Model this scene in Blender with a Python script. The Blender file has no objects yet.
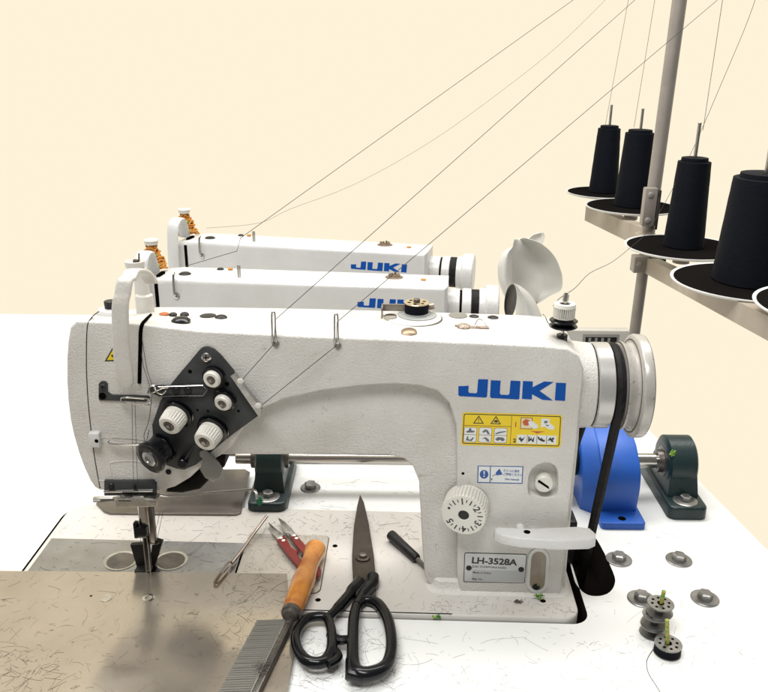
import bpy, bmesh, math, random
from mathutils import Vector, Matrix
random.seed(7)
R = math.radians
S = 0.01                      # everything below is written in centimetres
PI = math.pi
scene = bpy.context.scene
COL = scene.collection

# ------------------------------------------------------------------ camera
FPX, CX, CY = 820.0, 384.0, 346.0
CAM = Vector((0, -63.4, 47.1)); PITCH = R(20); ROLL = 0.010
Fw = Vector((0, math.cos(PITCH), -math.sin(PITCH)))
U0 = Vector((0, math.sin(PITCH), math.cos(PITCH))); R0 = Vector((1, 0, 0))
Rt = R0*math.cos(ROLL) + U0*math.sin(ROLL); Up = -R0*math.sin(ROLL) + U0*math.cos(ROLL)
cd = bpy.data.cameras.new('camera'); cam = bpy.data.objects.new('camera', cd); COL.objects.link(cam)
cd.sensor_fit = 'HORIZONTAL'; cd.sensor_width = 36; cd.lens = FPX/768*36
cd.clip_start = .02; cd.clip_end = 100
m = Matrix((Rt, Up, -Fw)).transposed().to_4x4(); m.translation = CAM*S
cam.matrix_world = m; scene.camera = cam

class Frame:
    """a local frame standing in the world (cm); y()/z() read where a sight line meets one of its real planes"""
    def __init__(s, rz=0, org=(0, 0, 0)):
        s.rz = rz; s.org = Vector(org); s.M = Matrix.Rotation(rz, 3, 'Z'); s.I = s.M.transposed()
    def _r(s, px, py):
        d = Fw*FPX + Rt*(px-CX) - Up*(py-CY)
        return s.I @ (CAM-s.org), s.I @ d
    def y(s, px, py, y=0):
        o, d = s._r(px, py); return o + d*((y-o.y)/d.y)
    def z(s, px, py, z=0):
        o, d = s._r(px, py); return o + d*((z-o.z)/d.z)
    def x(s, px, py, x=0):
        o, d = s._r(px, py); return o + d*((x-o.x)/d.x)
W = Frame()
def proj(p):
    v = Vector(p)-CAM; z = v.dot(Fw); return (CX+FPX*v.dot(Rt)/z, CY-FPX*v.dot(Up)/z)

# ------------------------------------------------------------------ materials
def mat(name, col, rough=.5, metal=0, var=None, vscale=30, vmix=.5, dirt=None, dscale=120, dthr=.62, bump=0, bscale=900,
        coat=0, rvar=0, emis=None, spec=None, stretch=None, dirt2=None, d2scale=900, d2thr=.7):
    M = bpy.data.materials.new(name); M.use_nodes = True
    N = M.node_tree.nodes; L = M.node_tree.links; b = N['Principled BSDF']
    b.inputs['Base Color'].default_value = (*col, 1); b.inputs['Roughness'].default_value = rough
    b.inputs['Metallic'].default_value = metal; b.inputs['Coat Weight'].default_value = coat
    if spec is not None: b.inputs['Specular IOR Level'].default_value = spec
    tc = N.new('ShaderNodeTexCoord'); src = tc.outputs['Object']
    if stretch:
        mp = N.new('ShaderNodeMapping'); mp.inputs['Scale'].default_value = stretch; L.new(src, mp.inputs[0]); src = mp.outputs[0]
    def noise(sc, det=4, r=.55):
        n = N.new('ShaderNodeTexNoise'); n.inputs['Scale'].default_value = sc; n.inputs['Detail'].default_value = det
        n.inputs['Roughness'].default_value = r; L.new(src, n.inputs['Vector']); return n.outputs['Fac']
    def ramp(f, a, c):
        r = N.new('ShaderNodeValToRGB'); r.color_ramp.elements[0].position = a; r.color_ramp.elements[1].position = c
        L.new(f, r.inputs[0]); return r.outputs[0]
    cur = None
    def mix(fac, c2):
        nonlocal cur
        mx = N.new('ShaderNodeMix'); mx.data_type = 'RGBA'; L.new(fac, mx.inputs[0])
        if cur is None: mx.inputs[6].default_value = (*col, 1)
        else: L.new(cur, mx.inputs[6])
        mx.inputs[7].default_value = (*c2, 1); cur = mx.outputs[2]
    if var: mix(ramp(noise(vscale), .5-vmix/2, .5+vmix/2), var)
    if dirt: mix(ramp(noise(dscale, 6, .7), dthr, min(1, dthr+.09)), dirt)
    if dirt2: mix(ramp(noise(d2scale, 3, .6), d2thr, min(1, d2thr+.05)), dirt2)
    if cur is not None: L.new(cur, b.inputs['Base Color'])
    if rvar:
        mr = N.new('ShaderNodeMapRange'); L.new(noise(vscale*1.7, 5), mr.inputs[0])
        mr.inputs[1].default_value = .3; mr.inputs[2].default_value = .7
        mr.inputs[3].default_value = max(.02, rough-rvar); mr.inputs[4].default_value = min(1, rough+rvar); L.new(mr.outputs[0], b.inputs['Roughness'])
    if bump:
        bn = N.new('ShaderNodeBump'); bn.inputs['Strength'].default_value = bump; bn.inputs['Distance'].default_value = .0006 if bump < 1 else .0009
        L.new(noise(bscale, 3), bn.inputs['Height']); L.new(bn.outputs[0], b.inputs['Normal'])
    if emis: b.inputs['Emission Color'].default_value = (*emis[0], 1); b.inputs['Emission Strength'].default_value = emis[1]
    return M
PAINT = mat('machine paint', (.72, .705, .675), .36, var=(.56, .535, .49), vscale=14, vmix=.5, dirt=(.52, .47, .41), dscale=75, dthr=.62,
            dirt2=(.24, .20, .16), d2scale=650, d2thr=.67, bump=1.0, bscale=590, rvar=.1)
PAINT2 = mat('smooth white paint', (.66, .66, .65), .3, var=(.58, .575, .56), vscale=20, dirt=(.36, .32, .26), dscale=120, dthr=.66, bump=.6, bscale=420, dirt2=(.2, .17, .13), d2scale=500, d2thr=.72)
BEDM = mat('bed paint', (.62, .60, .57), .35, var=(.52, .49, .45), vscale=12, dirt=(.33, .28, .23), dscale=150, dthr=.62,
           dirt2=(.1, .09, .08), d2scale=700, d2thr=.72, bump=.15, bscale=500)
TABLE = mat('white laminate', (.84, .85, .84), .32, var=(.80, .81, .79), vscale=6, dirt=(.55, .52, .47), dscale=90, dthr=.72,
            dirt2=(.3, .28, .25), d2scale=500, d2thr=.76, bump=.03, bscale=300)
TEDGE = mat('table edge band', (.7, .69, .66), .5, var=(.6, .58, .54), vscale=30)
STEEL = mat('brushed steel', (.55, .54, .52), .28, 1, var=(.42, .40, .37), vscale=60, rvar=.1, bump=.05, bscale=1500)
CHROME = mat('polished steel', (.66, .65, .63), .16, 1, var=(.5, .48, .45), vscale=80, rvar=.06)
PLATEM = mat('worn throat plate', (.42, .43, .44), .26, .9, var=(.28, .27, .26), vscale=18, dirt=(.2, .17, .14), dscale=200, dthr=.68, rvar=.08)
TRAYM = mat('worn steel sheet', (.58, .52, .435), .19, .75, var=(.40, .35, .29), vscale=7, vmix=.42, dirt=(.17, .14, .11), dscale=70, dthr=.62,
            dirt2=(.1, .085, .07), d2scale=600, d2thr=.70, rvar=.09, bump=.04, bscale=200, coat=.15)
DARKP = mat('dark grey plate', (.036, .038, .038), .5, .1, spec=.25, var=(.06, .062, .062), vscale=60, dirt=(.2, .18, .16), dscale=300, dthr=.7, bump=.1, bscale=1200)
DMETAL = mat('dark tool steel', (.075, .07, .066), .35, .8, var=(.2, .18, .16), vscale=50, dirt=(.09, .05, .03), dscale=150, dthr=.6, rvar=.1)
BLADE = mat('blackened shear blade', (.055, .047, .04), .4, .6, spec=.3, var=(.085, .068, .055), vscale=60, dirt=(.06, .035, .022), dscale=130, dthr=.58, rvar=.1, bump=.15, bscale=900)
BLACK = mat('black plastic', (.008, .008, .009), .35, spec=.25, var=(.02, .02, .02), vscale=60, dirt=(.09, .085, .08), dscale=500, dthr=.72)
BLACKG = mat('glossy black enamel', (.004, .0045, .006), .2, spec=.3, coat=.08, rvar=.06, vscale=40, dirt=(.05, .05, .05), dscale=400, dthr=.72)
RUBBER = mat('black rubber', (.007, .007, .008), .6, spec=.12, var=(.022, .021, .02), vscale=200, bump=.2)
HOLE = mat('dark hole', (.004, .0035, .003), .9, spec=0)
BACKING = mat('dark backing', (.004, .0035, .003), .9, spec=0, var=(.008, .006, .005), vscale=20)  # near-black stand-in for the shade under the table openings
KNOB = mat('ivory knob plastic', (.70, .68, .62), .38, dirt=(.3, .25, .2), dscale=500, dthr=.7)
IVORY = mat('white plastic', (.66, .65, .61), .35, var=(.58, .56, .51), vscale=60, dirt=(.3, .26, .22), dscale=400, dthr=.7)
BLUE = mat('logo blue', (.003, .075, .36), .5, bump=.8, bscale=620, spec=.15, dirt=(.15, .2, .35), dscale=900, dthr=.72)
BLUEP = mat('blue enamel', (.018, .115, .52), .42, var=(.014, .09, .42), vscale=40, dirt=(.01, .03, .12), dscale=300, dthr=.72, bump=.25, bscale=500)
GREENB = mat('dark green casting', (.010, .030, .030), .38, var=(.006, .016, .018), vscale=60, bump=.35, bscale=500, dirt=(.05, .06, .05), dscale=400, dthr=.7)
GREEN = mat('green lint', (.06, .24, .04), .9, var=(.25, .35, .05), vscale=300, vmix=.1)
YEL = mat('label yellow', (.80, .58, .01), .4, dirt=(.4, .3, .05), dscale=500, dthr=.72)
LBLK = mat('label print', (.03, .028, .025), .5)
LWHT = mat('label white', (.72, .74, .73), .4)
LBLU = mat('label blue', (.012, .075, .30), .4)
RED = mat('red enamel', (.17, .012, .009), .3, dirt=(.1, .02, .015), dscale=300, dthr=.65)
LRED = mat('label red', (.5, .10, .03), .5)
WOOD = mat('varnished wood', (.68, .29, .05), .25, var=(.42, .125, .016), vscale=55, vmix=.4, coat=.5, stretch=(1, 1, 1), dirt=(.25, .08, .02), dscale=160, dthr=.66, bump=.05)
POLE = mat('grey painted tube', (.36, .325, .29), .45, .2, var=(.28, .25, .22), vscale=20, dirt=(.14, .12, .1), dscale=300, dthr=.7)
BARM = mat('beige painted bar', (.44, .38, .31), .5, 0, var=(.33, .28, .22), vscale=20, dirt=(.15, .12, .1), dscale=300, dthr=.7)
NAMEP = mat('aluminium name plate', (.60, .61, .61), .35, .35, var=(.5, .5, .5), vscale=40)
GLASSM = mat('oil window', (.30, .25, .18), .12, 0, var=(.16, .12, .08), vscale=120, stretch=(1, 1, .2), coat=.6)
CONE = mat('black thread winding', (.003, .0035, .0055), .7, var=(.006, .008, .014), vscale=350, stretch=(.15, .15, 6), bump=.5, bscale=700, spec=.1)  # bluish variation paints the cones' sheen into the thread colour
FELT = mat('black felt', (.009, .008, .0075), .95, bump=.8, bscale=900, dirt=(.05, .045, .04), dscale=700, dthr=.64, spec=0)
DISH = mat('white pressed dish', (.75, .75, .73), .3)
THREAD = mat('black thread', (.03, .027, .025), .8)
THREADG = mat('grey thread', (.30, .27, .23), .8)
ORANGE = mat('orange yarn', (.48, .15, .02), .8, var=(.55, .28, .05), vscale=200, dirt=(.35, .05, .01), dscale=300, dthr=.6)
GREENY = mat('green yarn', (.12, .38, .05), .8)
LINT = mat('dark lint', (.10, .085, .07), .9, spec=.1)
DARKWALL = mat('dark cut edge', (.02, .017, .014), .8, spec=.05)  # walls coloured near-black, painting shade into the bed groove and belt slot
BLADEW = mat('white moulded plastic', (.72, .71, .67), .35, var=(.66, .64, .58), vscale=30)
BOXM = mat('grey sheet metal box', (.55, .53, .48), .45, .1, var=(.48, .46, .41), vscale=20)
CREAMG = mat('slot grey', (.22, .21, .19), .5)

# ------------------------------------------------------------------ mesh collector
class MB:
    def __init__(s): s.b = bmesh.new(); s.mats = []
    def mi(s, m):
        if m is None: return 0
        if m not in s.mats: s.mats.append(m)
        return s.mats.index(m)
    def _new(s, f0, m):
        s.b.faces.ensure_lookup_table(); i = s.mi(m)
        for f in s.b.faces[f0:]: f.material_index = i
    def box(s, x0, x1, y0, y1, z0, z1, bev=0, m=None, seg=2):
        f0 = len(s.b.faces)
        r = bmesh.ops.create_cube(s.b, size=1)
        for v in r['verts']:
            v.co = Vector(((x0+x1)/2+v.co.x*(x1-x0), (y0+y1)/2+v.co.y*(y1-y0), (z0+z1)/2+v.co.z*(z1-z0)))
        if bev:
            es = list({e for v in r['verts'] for e in v.link_edges})
            bmesh.ops.bevel(s.b, geom=es, offset=bev, segments=seg, affect='EDGES', profile=.5)
        s._new(f0, m); return s
    def loft(s, A, B, bevA=0, bevB=0, bevS=0, seg=3, m=None):
        """solid between two matching outlines"""
        tmp = bmesh.new()
        a = [tmp.verts.new(p) for p in A]; b = [tmp.verts.new(p) for p in B]
        fa = tmp.faces.new(a); fb = tmp.faces.new(b[::-1]); n = len(a)
        side = []
        for i in range(n):
            j = (i+1) % n; side.append(tmp.faces.new((a[j], a[i], b[i], b[j])))
        bmesh.ops.recalc_face_normals(tmp, faces=tmp.faces[:])
        ea = list(fa.edges); eb = list(fb.edges)
        if bevA and bevA == bevB: bmesh.ops.bevel(tmp, geom=ea+eb, offset=bevA, segments=seg, affect='EDGES', profile=.5, clamp_overlap=True)
        else:
            if bevA: bmesh.ops.bevel(tmp, geom=ea, offset=bevA, segments=seg, affect='EDGES', profile=.5, clamp_overlap=True)
            if bevB:
                eb = [e for e in eb if e.is_valid]
                bmesh.ops.bevel(tmp, geom=eb, offset=bevB, segments=seg, affect='EDGES', profile=.5, clamp_overlap=True)
        big = [f for f in tmp.faces if len(f.verts) > 4]
        if big: bmesh.ops.triangulate(tmp, faces=big, ngon_method='EAR_CLIP')
        return s.join(tmp, m)
    def join(s, tmp, m=None, M=None):
        f0 = len(s.b.faces); mp = {}
        for v in tmp.verts: mp[v] = s.b.verts.new(M @ v.co if M else v.co)
        for f in tmp.faces:
            try: s.b.faces.new([mp[v] for v in f.verts])
            except ValueError: pass
        tmp.free(); s._new(f0, m); return s
    def prism(s, P, d, **k):
        d = Vector(d); P = [Vector(p) for p in P]; return s.loft(P, [p+d for p in P], **k)
    def flat(s, P, m=None):
        f0 = len(s.b.faces)
        f = s.b.faces.new([s.b.verts.new(Vector(p)) for p in P])
        if len(P) > 4: bmesh.ops.triangulate(s.b, faces=[f], ngon_method='EAR_CLIP')
        s._new(f0, m); return s
    def rings(s, secs, cap=True, close=False, m=None):
        f0 = len(s.b.faces)
        rs = [[s.b.verts.new(p) for p in q] for q in secs]; n = len(rs[0])
        k = len(rs)
        for i in range(k if close else k-1):
            a = rs[i]; b = rs[(i+1) % k]
            for j in range(n):
                q = (j+1) % n; s.b.faces.new((a[j], a[q], b[q], b[j]))
        if cap and not close:
            s.b.faces.new(rs[0][::-1]); s.b.faces.new(rs[-1])
        s._new(f0, m); return s
    def lathe(s, p0, ax, prof, seg=32, m=None, cap=True, knurl=0, kn=None, kmod=0):
        """prof: (t along axis, radius)"""
        p0 = Vector(p0); ax = Vector(ax).normalized()
        u = ax.orthogonal().normalized(); v = ax.cross(u)
        secs = []
        for (t, r) in prof:
            q = []
            for i in range(seg):
                rr = r*(1-knurl*((i % 2) if not kmod else (i % kmod == 0))) if (kn and kn[0] <= t <= kn[1]) else r
                a = 2*PI*i/seg; q.append(p0+ax*t+(u*math.cos(a)+v*math.sin(a))*max(rr, 1e-4))
            secs.append(q)
        return s.rings(secs, cap, m=m)
    def cyl(s, p0, p1, r, r1=None, seg=24, m=None, bev=0):
        p0 = Vector(p0); p1 = Vector(p1); L = (p1-p0).length; r1 = r if r1 is None else r1
        pr = [(0, r), (L, r1)] if not bev else [(0, r-bev), (bev, r), (L-bev, r1), (L, r1-bev)]
        return s.lathe(p0, p1-p0, pr, seg, m)
    def tube(s, path, r, seg=8, close=False, m=None, flat=None):
        P = [Vector(p) for p in path]; n = len(P); secs = []; up = None
        for i in range(n):
            if close: t = (P[(i+1) % n]-P[i-1])
            else: t = P[min(i+1, n-1)]-P[max(i-1, 0)]
            t.normalize()
            if up is None: up = t.orthogonal().normalized()
            if flat is not None: up = Vector(flat)
            up = (up - t*up.dot(t)).normalized(); v = t.cross(up)
            rr = r[i] if isinstance(r, (list, tuple)) and not isinstance(r, tuple) else r
            if isinstance(r, tuple): ra, rb = r
            else: ra = rb = rr
            secs.append([P[i]+up*math.cos(2*PI*k/seg)*ra+v*math.sin(2*PI*k/seg)*rb for k in range(seg)])
        return s.rings(secs, True, close, m=m)
    def build(s, name, material=None, parent=None, smooth=35, label=None, kind=None):
        me = bpy.data.meshes.new(name)
        if material and not s.mats: mats = [material]
        else: mats = s.mats if s.mats else [PAINT]
        bmesh.ops.recalc_face_normals(s.b, faces=s.b.faces[:])
        for v in s.b.verts: v.co *= S
        s.b.to_mesh(me); s.b.free()
        for q in mats: me.materials.append(q)
        if smooth:
            me.shade_smooth()
            try: me.set_sharp_from_angle(angle=R(smooth))
            except Exception: pass
        o = bpy.data.objects.new(name, me); COL.objects.link(o)
        if parent: o.parent = parent
        if label: o['label'] = label
        if kind: o['kind'] = kind
        return o
def tag(o, label=None, cat=None, group=None, kind=None):
    if label: o['label'] = label
    if cat: o['category'] = cat
    if group: o['group'] = group
    if kind: o['kind'] = kind
    return o
def empty(name, loc=(0, 0, 0), rz=0, parent=None):
    o = bpy.data.objects.new(name, None); COL.objects.link(o); o.empty_display_size = .05
    o.location = Vector(loc)*S; o.rotation_euler.z = rz
    if parent: o.parent = parent
    return o
def copy_tree(o, parent=None):
    c = o.copy(); COL.objects.link(c); c.parent = parent
    for ch in [k for k in bpy.data.objects if k.parent == o]: copy_tree(ch, c)
    return c
def smooth_path(P, k=6, close=False):
    P = [Vector(p) for p in P]; n = len(P); out = []
    rng = range(n if close else n-1)
    for i in rng:
        if close: a, b, c, d = P[i-1], P[i], P[(i+1) % n], P[(i+2) % n]
        else: a, b, c, d = P[max(i-1, 0)], P[i], P[i+1], P[min(i+2, n-1)]
        for j in range(k):
            t = j/k
            out.append(.5*((2*b)+(c-a)*t+(2*a-5*b+4*c-d)*t*t+(3*b-a-3*c+d)*t**3))
    if not close: out.append(P[-1])
    return out
def text(mb, s, size, M, depth=.01, m=None, bold=0, sx=1):
    """letters as geometry; M maps local xy (cm) to the surface"""
    c = bpy.data.curves.new('t', 'FONT'); c.body = s; c.size = size; c.extrude = depth; c.offset = bold; c.align_x = 'CENTER'; c.align_y = 'CENTER'; c.resolution_u = 3
    o = bpy.data.objects.new('t', c); COL.objects.link(o)
    bpy.context.view_layer.update()
    me = bpy.data.meshes.new_from_object(o.evaluated_get(bpy.context.evaluated_depsgraph_get()))
    tmp = bmesh.new(); tmp.from_mesh(me)
    for v in tmp.verts: v.co.x *= sx
    mb.join(tmp, m, M)
    bpy.data.objects.remove(o); bpy.data.curves.remove(c); bpy.data.meshes.remove(me)
def XZ(x, y, z, rot=0):      # text frame facing -Y
    return Matrix.Translation((x, y, z)) @ Matrix.Rotation(PI/2, 4, 'X') @ Matrix.Rotation(rot, 4, 'Z')

LOGO = [
 [(88,126),(138,124),(136,152),(141,158),(172,160),(178,155),(183,93),(231,93),(226,174),(220,180),(94,173),(88,168)],
 [(244,97),(291,99),(287,160),(293,167),(327,168),(333,162),(339,99),(386,101),(381,184),(376,189),(246,182),(240,177)],
 [(398,101),(446,103),(444,131),(500,103),(545,106),(478,148),(541,194),(492,191),(442,164),(441,189),(393,186)],
 [(557,109),(605,111),(600,196),(551,193)]]
def logo(mb, fn, th, m):
    for L in LOGO:
        P = [fn(x, y) for (x, y) in L]; mb.prism(P, (0, -th, 0), m=m)

# ================================================================== the near machine
A1 = R(-1.5)
F = Frame(A1)
mach = empty('sewing_machine', (0, 0, 0), A1)
tag(mach, 'nearest and largest white industrial sewing machine with knob plate and warning labels', 'sewing machine', 'sewing machines in a row')
def fp(L, y=0): return [F.y(px, py, y) for (px, py) in L]
HEADL = [(160, 491), (100, 490.5), (95, 488), (90, 481), (84, 468), (78.5, 453), (73.5, 436), (70, 420), (67.6, 400), (66.5, 380), (66.5, 360), (67.6, 342)]
base_out = [(70, 330), (90, 325), (300, 333), (540, 346), (571, 349), (584, 362), (579, 440), (571, 520), (564, 602), (446, 602), (437, 594), (425, 578), (422, 540),
            (420, 500), (419, 482), (413, 467), (404, 459), (388, 455), (220, 455), (205, 464), (190, 478), (175, 487)] + HEADL
A0 = fp(base_out, .8)
mb = MB(); A0 = [p-Vector((0, 0, 1.4)) if i < 6 else p for i, p in enumerate(A0)]
mb.loft(A0, [p+Vector((0, 7.0, 0)) for p in A0], bevA=.5, bevB=.3, seg=3)
TOPN = 6
panel = [(70, 327), (76, 321), (130, 323), (200, 331), (300, 336), (430, 341), (540, 346), (568, 349), (579, 356), (584, 370), (577, 440), (568, 520), (560, 600), (462, 600), (457, 575), (457, 480), (456, 425), (449, 403), (437, 391),
         (420, 386), (395, 384), (360, 386), (320, 391), (285, 399), (262, 409), (246, 424), (232, 446), (220, 456), (205, 464), (190, 478), (175, 487)] + HEADL
A = fp(panel, 0); B = [p+Vector((0, 8.2, 0)) for p in A]
for i, (px, py) in enumerate([(80, 321), (86, 313), (130, 308.5), (200, 309), (300, 310.5), (430, 314), (540, 317.5), (566, 320)]):
    B[i].z = F.y(px, py, 7.9).z+.12
B[8].z = B[7].z-.45; B[9].z = B[8].z-1.2
def body_loft(A, B, ntop, bt, bs):
    t = bmesh.new(); a = [t.verts.new(p) for p in A]; b = [t.verts.new(p) for p in B]; n = len(a)
    fa = t.faces.new(a); fb = t.faces.new(b[::-1])
    for i in range(n): j = (i+1) % n; t.faces.new((a[j], a[i], b[i], b[j]))
    bmesh.ops.recalc_face_normals(t, faces=t.faces[:])
    w = t.edges.layers.float.get('bevel_weight_edge') or t.edges.layers.float.new('bevel_weight_edge')
    for i in range(n):
        j = (i+1) % n; e = t.edges.get((a[i], a[j])); e[w] = 1.0 if i < ntop else bs/bt
        e = t.edges.get((b[i], b[j])); e[w] = .7
        if i in (7, 8, 9): t.edges.get((a[i], b[i]))[w] = .0
    me = bpy.data.meshes.new('tmp'); t.to_mesh(me); t.free(); o = bpy.data.objects.new('tmp', me); COL.objects.link(o)
    m_ = o.modifiers.new('b', 'BEVEL'); m_.limit_method = 'WEIGHT'; m_.width = bt; m_.segments = 5; m_.profile = .5; m_.use_clamp_overlap = True
    # the oval recess of the tension screw is cut into the casting
    rec = [(529, 497), (526.5, 491), (527, 478), (531, 468), (540, 462), (549, 461), (556, 465), (559.5, 474), (559, 490), (556, 498), (543, 500)]
    R_ = smooth_path([F.y(px, py, 0)+Vector((0, -1, 0)) for px, py in rec], 5, True); cm = bmesh.new(); u = [cm.verts.new(p) for p in R_]; v = [cm.verts.new(p+Vector((0, 1.9, 0))) for p in R_]
    cc = sum((x.co for x in v), Vector())/len(v)
    for x in v: x.co = cc+(x.co-cc)*.86
    cm.faces.new(u); cm.faces.new(v[::-1])
    for i in range(len(u)): j = (i+1) % len(u); cm.faces.new((u[j], u[i], v[i], v[j]))
    bmesh.ops.recalc_face_normals(cm, faces=cm.faces[:]); me2 = bpy.data.meshes.new('cut'); cm.to_mesh(me2); cm.free(); o2 = bpy.data.objects.new('cut', me2); COL.objects.link(o2)
    k = o.modifiers.new('c', 'BOOLEAN'); k.operation = 'DIFFERENCE'; k.solver = 'EXACT'; k.object = o2
    bpy.context.view_layer.update()
    em = bpy.data.meshes.new_from_object(o.evaluated_get(bpy.context.evaluated_depsgraph_get()))
    r = bmesh.new(); r.from_mesh(em)
    for q in (o, o2): bpy.data.objects.remove(q)
    for q in (me, me2, em): bpy.data.meshes.remove(q)
    return r
mb.join(body_loft(A, B, 8, .85, .6), None)
# column foot fillet on the bed
c0 = F.y(433, 596, .8).x; c1 = F.y(563, 596, 0).x
def rrect(x0, x1, y0, y1, r, n=5):
    out = []
    for (cx, cy, a0) in ((x1-r, y1-r, 0), (x0+r, y1-r, 90), (x0+r, y0+r, 180), (x1-r, y0+r, 270)):
        for i in range(n+1): a = R(a0+90*i/n); out.append((cx+r*math.cos(a), cy+r*math.sin(a)))
    return out
mb.rings([[Vector((x, y, z)) for x, y in rrect(c0-o_, c1+o_, .25-o_, 8.2+o_, .7+o_)] for z, o_ in ((-.2, .75), (.02, .7), (.08, .45), (.2, .25), (.45, .08), (.9, -.05), (1.0, -.3))])
# collar on the right side where the shaft comes out
hub = F.x(590, 386, 16.6); AX = Vector((0, 0, 0)); hy = 4.2
hz = F.y(600, 385, hy).z
HX = F.y(578, 385, hy).x - .9
mb.lathe((HX-.2, hy, hz), (1, 0, 0), [(0, 3.95), (.9, 3.85), (1.95, 3.75), (2.05, 3.65)], 48)
body = mb.build('body', PAINT, mach, smooth=30)
from mathutils.bvhtree import BVHTree
BVH = BVHTree.FromPolygons([v.co/S for v in body.data.vertices], [tuple(p.vertices) for p in body.data.polygons])
def surf_pt(px, py, off=.0):
    """point of the casting under a sight line"""
    o, dr = F._r(px, py); h = BVH.ray_cast(o, dr.normalized())
    return (h[0]+h[1]*off) if h[0] is not None else F.y(px, py, 0)
def dense(L, n=5): return [(p.x, p.y) for p in smooth_path([Vector((a, b, 0)) for a, b in L], n)]

# bed
bed = MB()
def zp(L, z=0): return [F.z(px, py, z) for (px, py) in L]
def roundrect(x0, x1, y0, y1, rs, n=6):
    out = []
    for (cx, cy, a0, r) in ((x1, y1, 0, rs[0]), (x0, y1, 90, rs[1]), (x0, y0, 180, rs[2]), (x1, y0, 270, rs[3])):
        sx = -1 if cx == x1 else 1; sy = -1 if cy == y1 else 1
        for i in range(n+1):
            a = R(a0+90*i/n); out.append((cx+sx*r+r*math.cos(a), cy+sy*r+r*math.sin(a)))
    return out
BX0, BX1, BY0, BY1 = -34.2, 17.7, F.z(480, 616, 0).y, 13.9
rr = roundrect(BX0, BX1, BY0, BY1, (1.6, 2.2, 1.2, 1.6))
bed.loft([Vector((x, y, 0)) for x, y in rr], [Vector((x, y, -2)) for x, y in rr], bevA=.22, seg=3)
bed.build('bed', BEDM, mach)
# slim raised step across the bed
d = MB(); a = F.z(375, 600, 0); 
tp0 = F.z(20, 541, 0); ty = F.z(150, 541, 0).y
gx = F.z(242, 556, 0).x
d = MB()
thr = [(BX0+.5, ty), (gx-.2, ty), (gx-.2, BY0+.4), (BX0+.5, BY0+.4)]
d.prism([Vector((x, y, .03)) for x, y in thr], (0, 0, -.2), bevA=0)
tpo = d.build('throat_plate', PLATEM, mach)
d = MB()
for (px, py, rx) in ((121, 561, 1.62), (171, 561, 1.62)):
    c = F.z(px, py, 0)
    d.lathe((c.x, c.y, .036), (0, 0, 1), [(0, rx), (.045, rx), (.05, rx-.07), (.012, rx-.22), (-.02, rx-.5), (-.02, .02)], 36, m=STEEL, cap=False)
    d.cyl((c.x, c.y, .02), (c.x, c.y, .052), rx-.28, m=DMETAL)
d.build('finger_recess', STEEL, tpo)
d = MB(); c = F.z(146, 570, 0)
d.box(c.x-.95, c.x+.95, BY0+.5, c.y+2.6, .0, .045, m=HOLE)
d.build('needle_slot', HOLE, tpo)
d = MB(); d.box(gx-.17, gx+.02, BY0+.4, ty, .0, .02); d.build('plate_gap', HOLE, mach)
c = F.z(242, 535, 0); c2 = F.z(327, 594, 0); c3 = F.z(329, 536, 0)
d = MB(); rr2 = roundrect(gx+.05, c3.x, c2.y, c3.y, (.6, .05, .3, .7))
d.loft([Vector((x, y, .09)) for x, y in rr2], [Vector((x, y, -.1)) for x, y in rr2], bevA=.04, seg=2)
sp = d.build('slide_plate', mat('worn slide plate', (.56, .53, .48), .3, .35, var=(.45, .41, .36), vscale=15, dirt=(.2, .16, .12), dscale=200, dthr=.6, rvar=.1), mach)
d = MB()
rr3 = roundrect(gx+.03, c3.x+.08, c2.y-.08, c3.y+.07, (.65, .05, .3, .75)); d.prism([Vector((x, y, .012)) for x, y in rr3], (0, 0, -.1))
d.build('plate_seam', mat('oily seam', (.05, .04, .035), .5), mach)
for (px, py) in ((335, 546), (318, 600), (543, 601)):
    d = MB(); c = F.z(px, py, 0); d.cyl((c.x, c.y, -.05), (c.x, c.y, .008), .26, seg=18); d.build('bed_screw_hole', HOLE, mach)
# front ledge scratch line on the bed
d = MB(); c = F.z(360, 612, 0); d.box(F.z(300, 610, 0).x, F.z(452, 611, 0).x, c.y, c.y+.12, 0, .01); d.build('worn_edge_line', HOLE, mach)

def top_z(px, py, y0=4):
    # height of the top surface under an image column: reads the loft itself
    x = F.y(px, py, y0).x
    zf = None
    for i in range(0, 7):
        if A[i].x <= x <= A[i+1].x or i == 6:
            t = max(0, min(1, (x-A[i].x)/(A[i+1].x-A[i].x+1e-6))); zf = A[i].z*(1-t)+A[i+1].z*t; zk = B[i].z*(1-t)+B[i+1].z*t; break
    lo = None
    o, dr = F._r(px, py)
    best = None
    for s_ in range(0, 200):
        y = s_*.041; p = o+dr*((y-o.y)/dr.y); zs = zf+(zk-zf)*y/8.2
        e = abs(p.z-zs)
        if best is None or e < best[0]: best = (e, Vector((p.x, y, zs)))
    return best[1]
# head: face plate seam, take-up slot
def strip(px_path, y, w, th, m, name, parent=None, zz=None):
    d = MB(); P = [F.y(a, b, y) for a, b in px_path]
    for i in range(len(P)-1):
        a, b = P[i], P[i+1]; n = Vector((b.z-a.z, 0, -(b.x-a.x))).normalized()*w/2; t = (b-a).normalized()*.01
        d.prism([a-n-t, a+n-t, b+n+t, b-n+t], (0, -th, 0))
    return d.build(name, m, parent or mach)
SEAM = mat('dark seam line', (.03, .028, .025), .7)  # plain dark colour of the face plate joint
d = MB(); d.tube([surf_pt(a, b, .0) for a, b in dense([(99, 311.5), (93, 316), (88.5, 322), (87, 330), (86.5, 345), (86.5, 370), (88, 400), (91, 430), (95, 460), (100, 488)])], .045, 6)
d.build('face_plate_seam', SEAM, mach)
d = MB(); P = [surf_pt(a, b, .0) for a, b in dense([(151, 314.5), (146, 319.5), (142, 325), (140.6, 332), (140.4, 342), (139.9, 362), (139.4, 383)], 8)]
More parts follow.
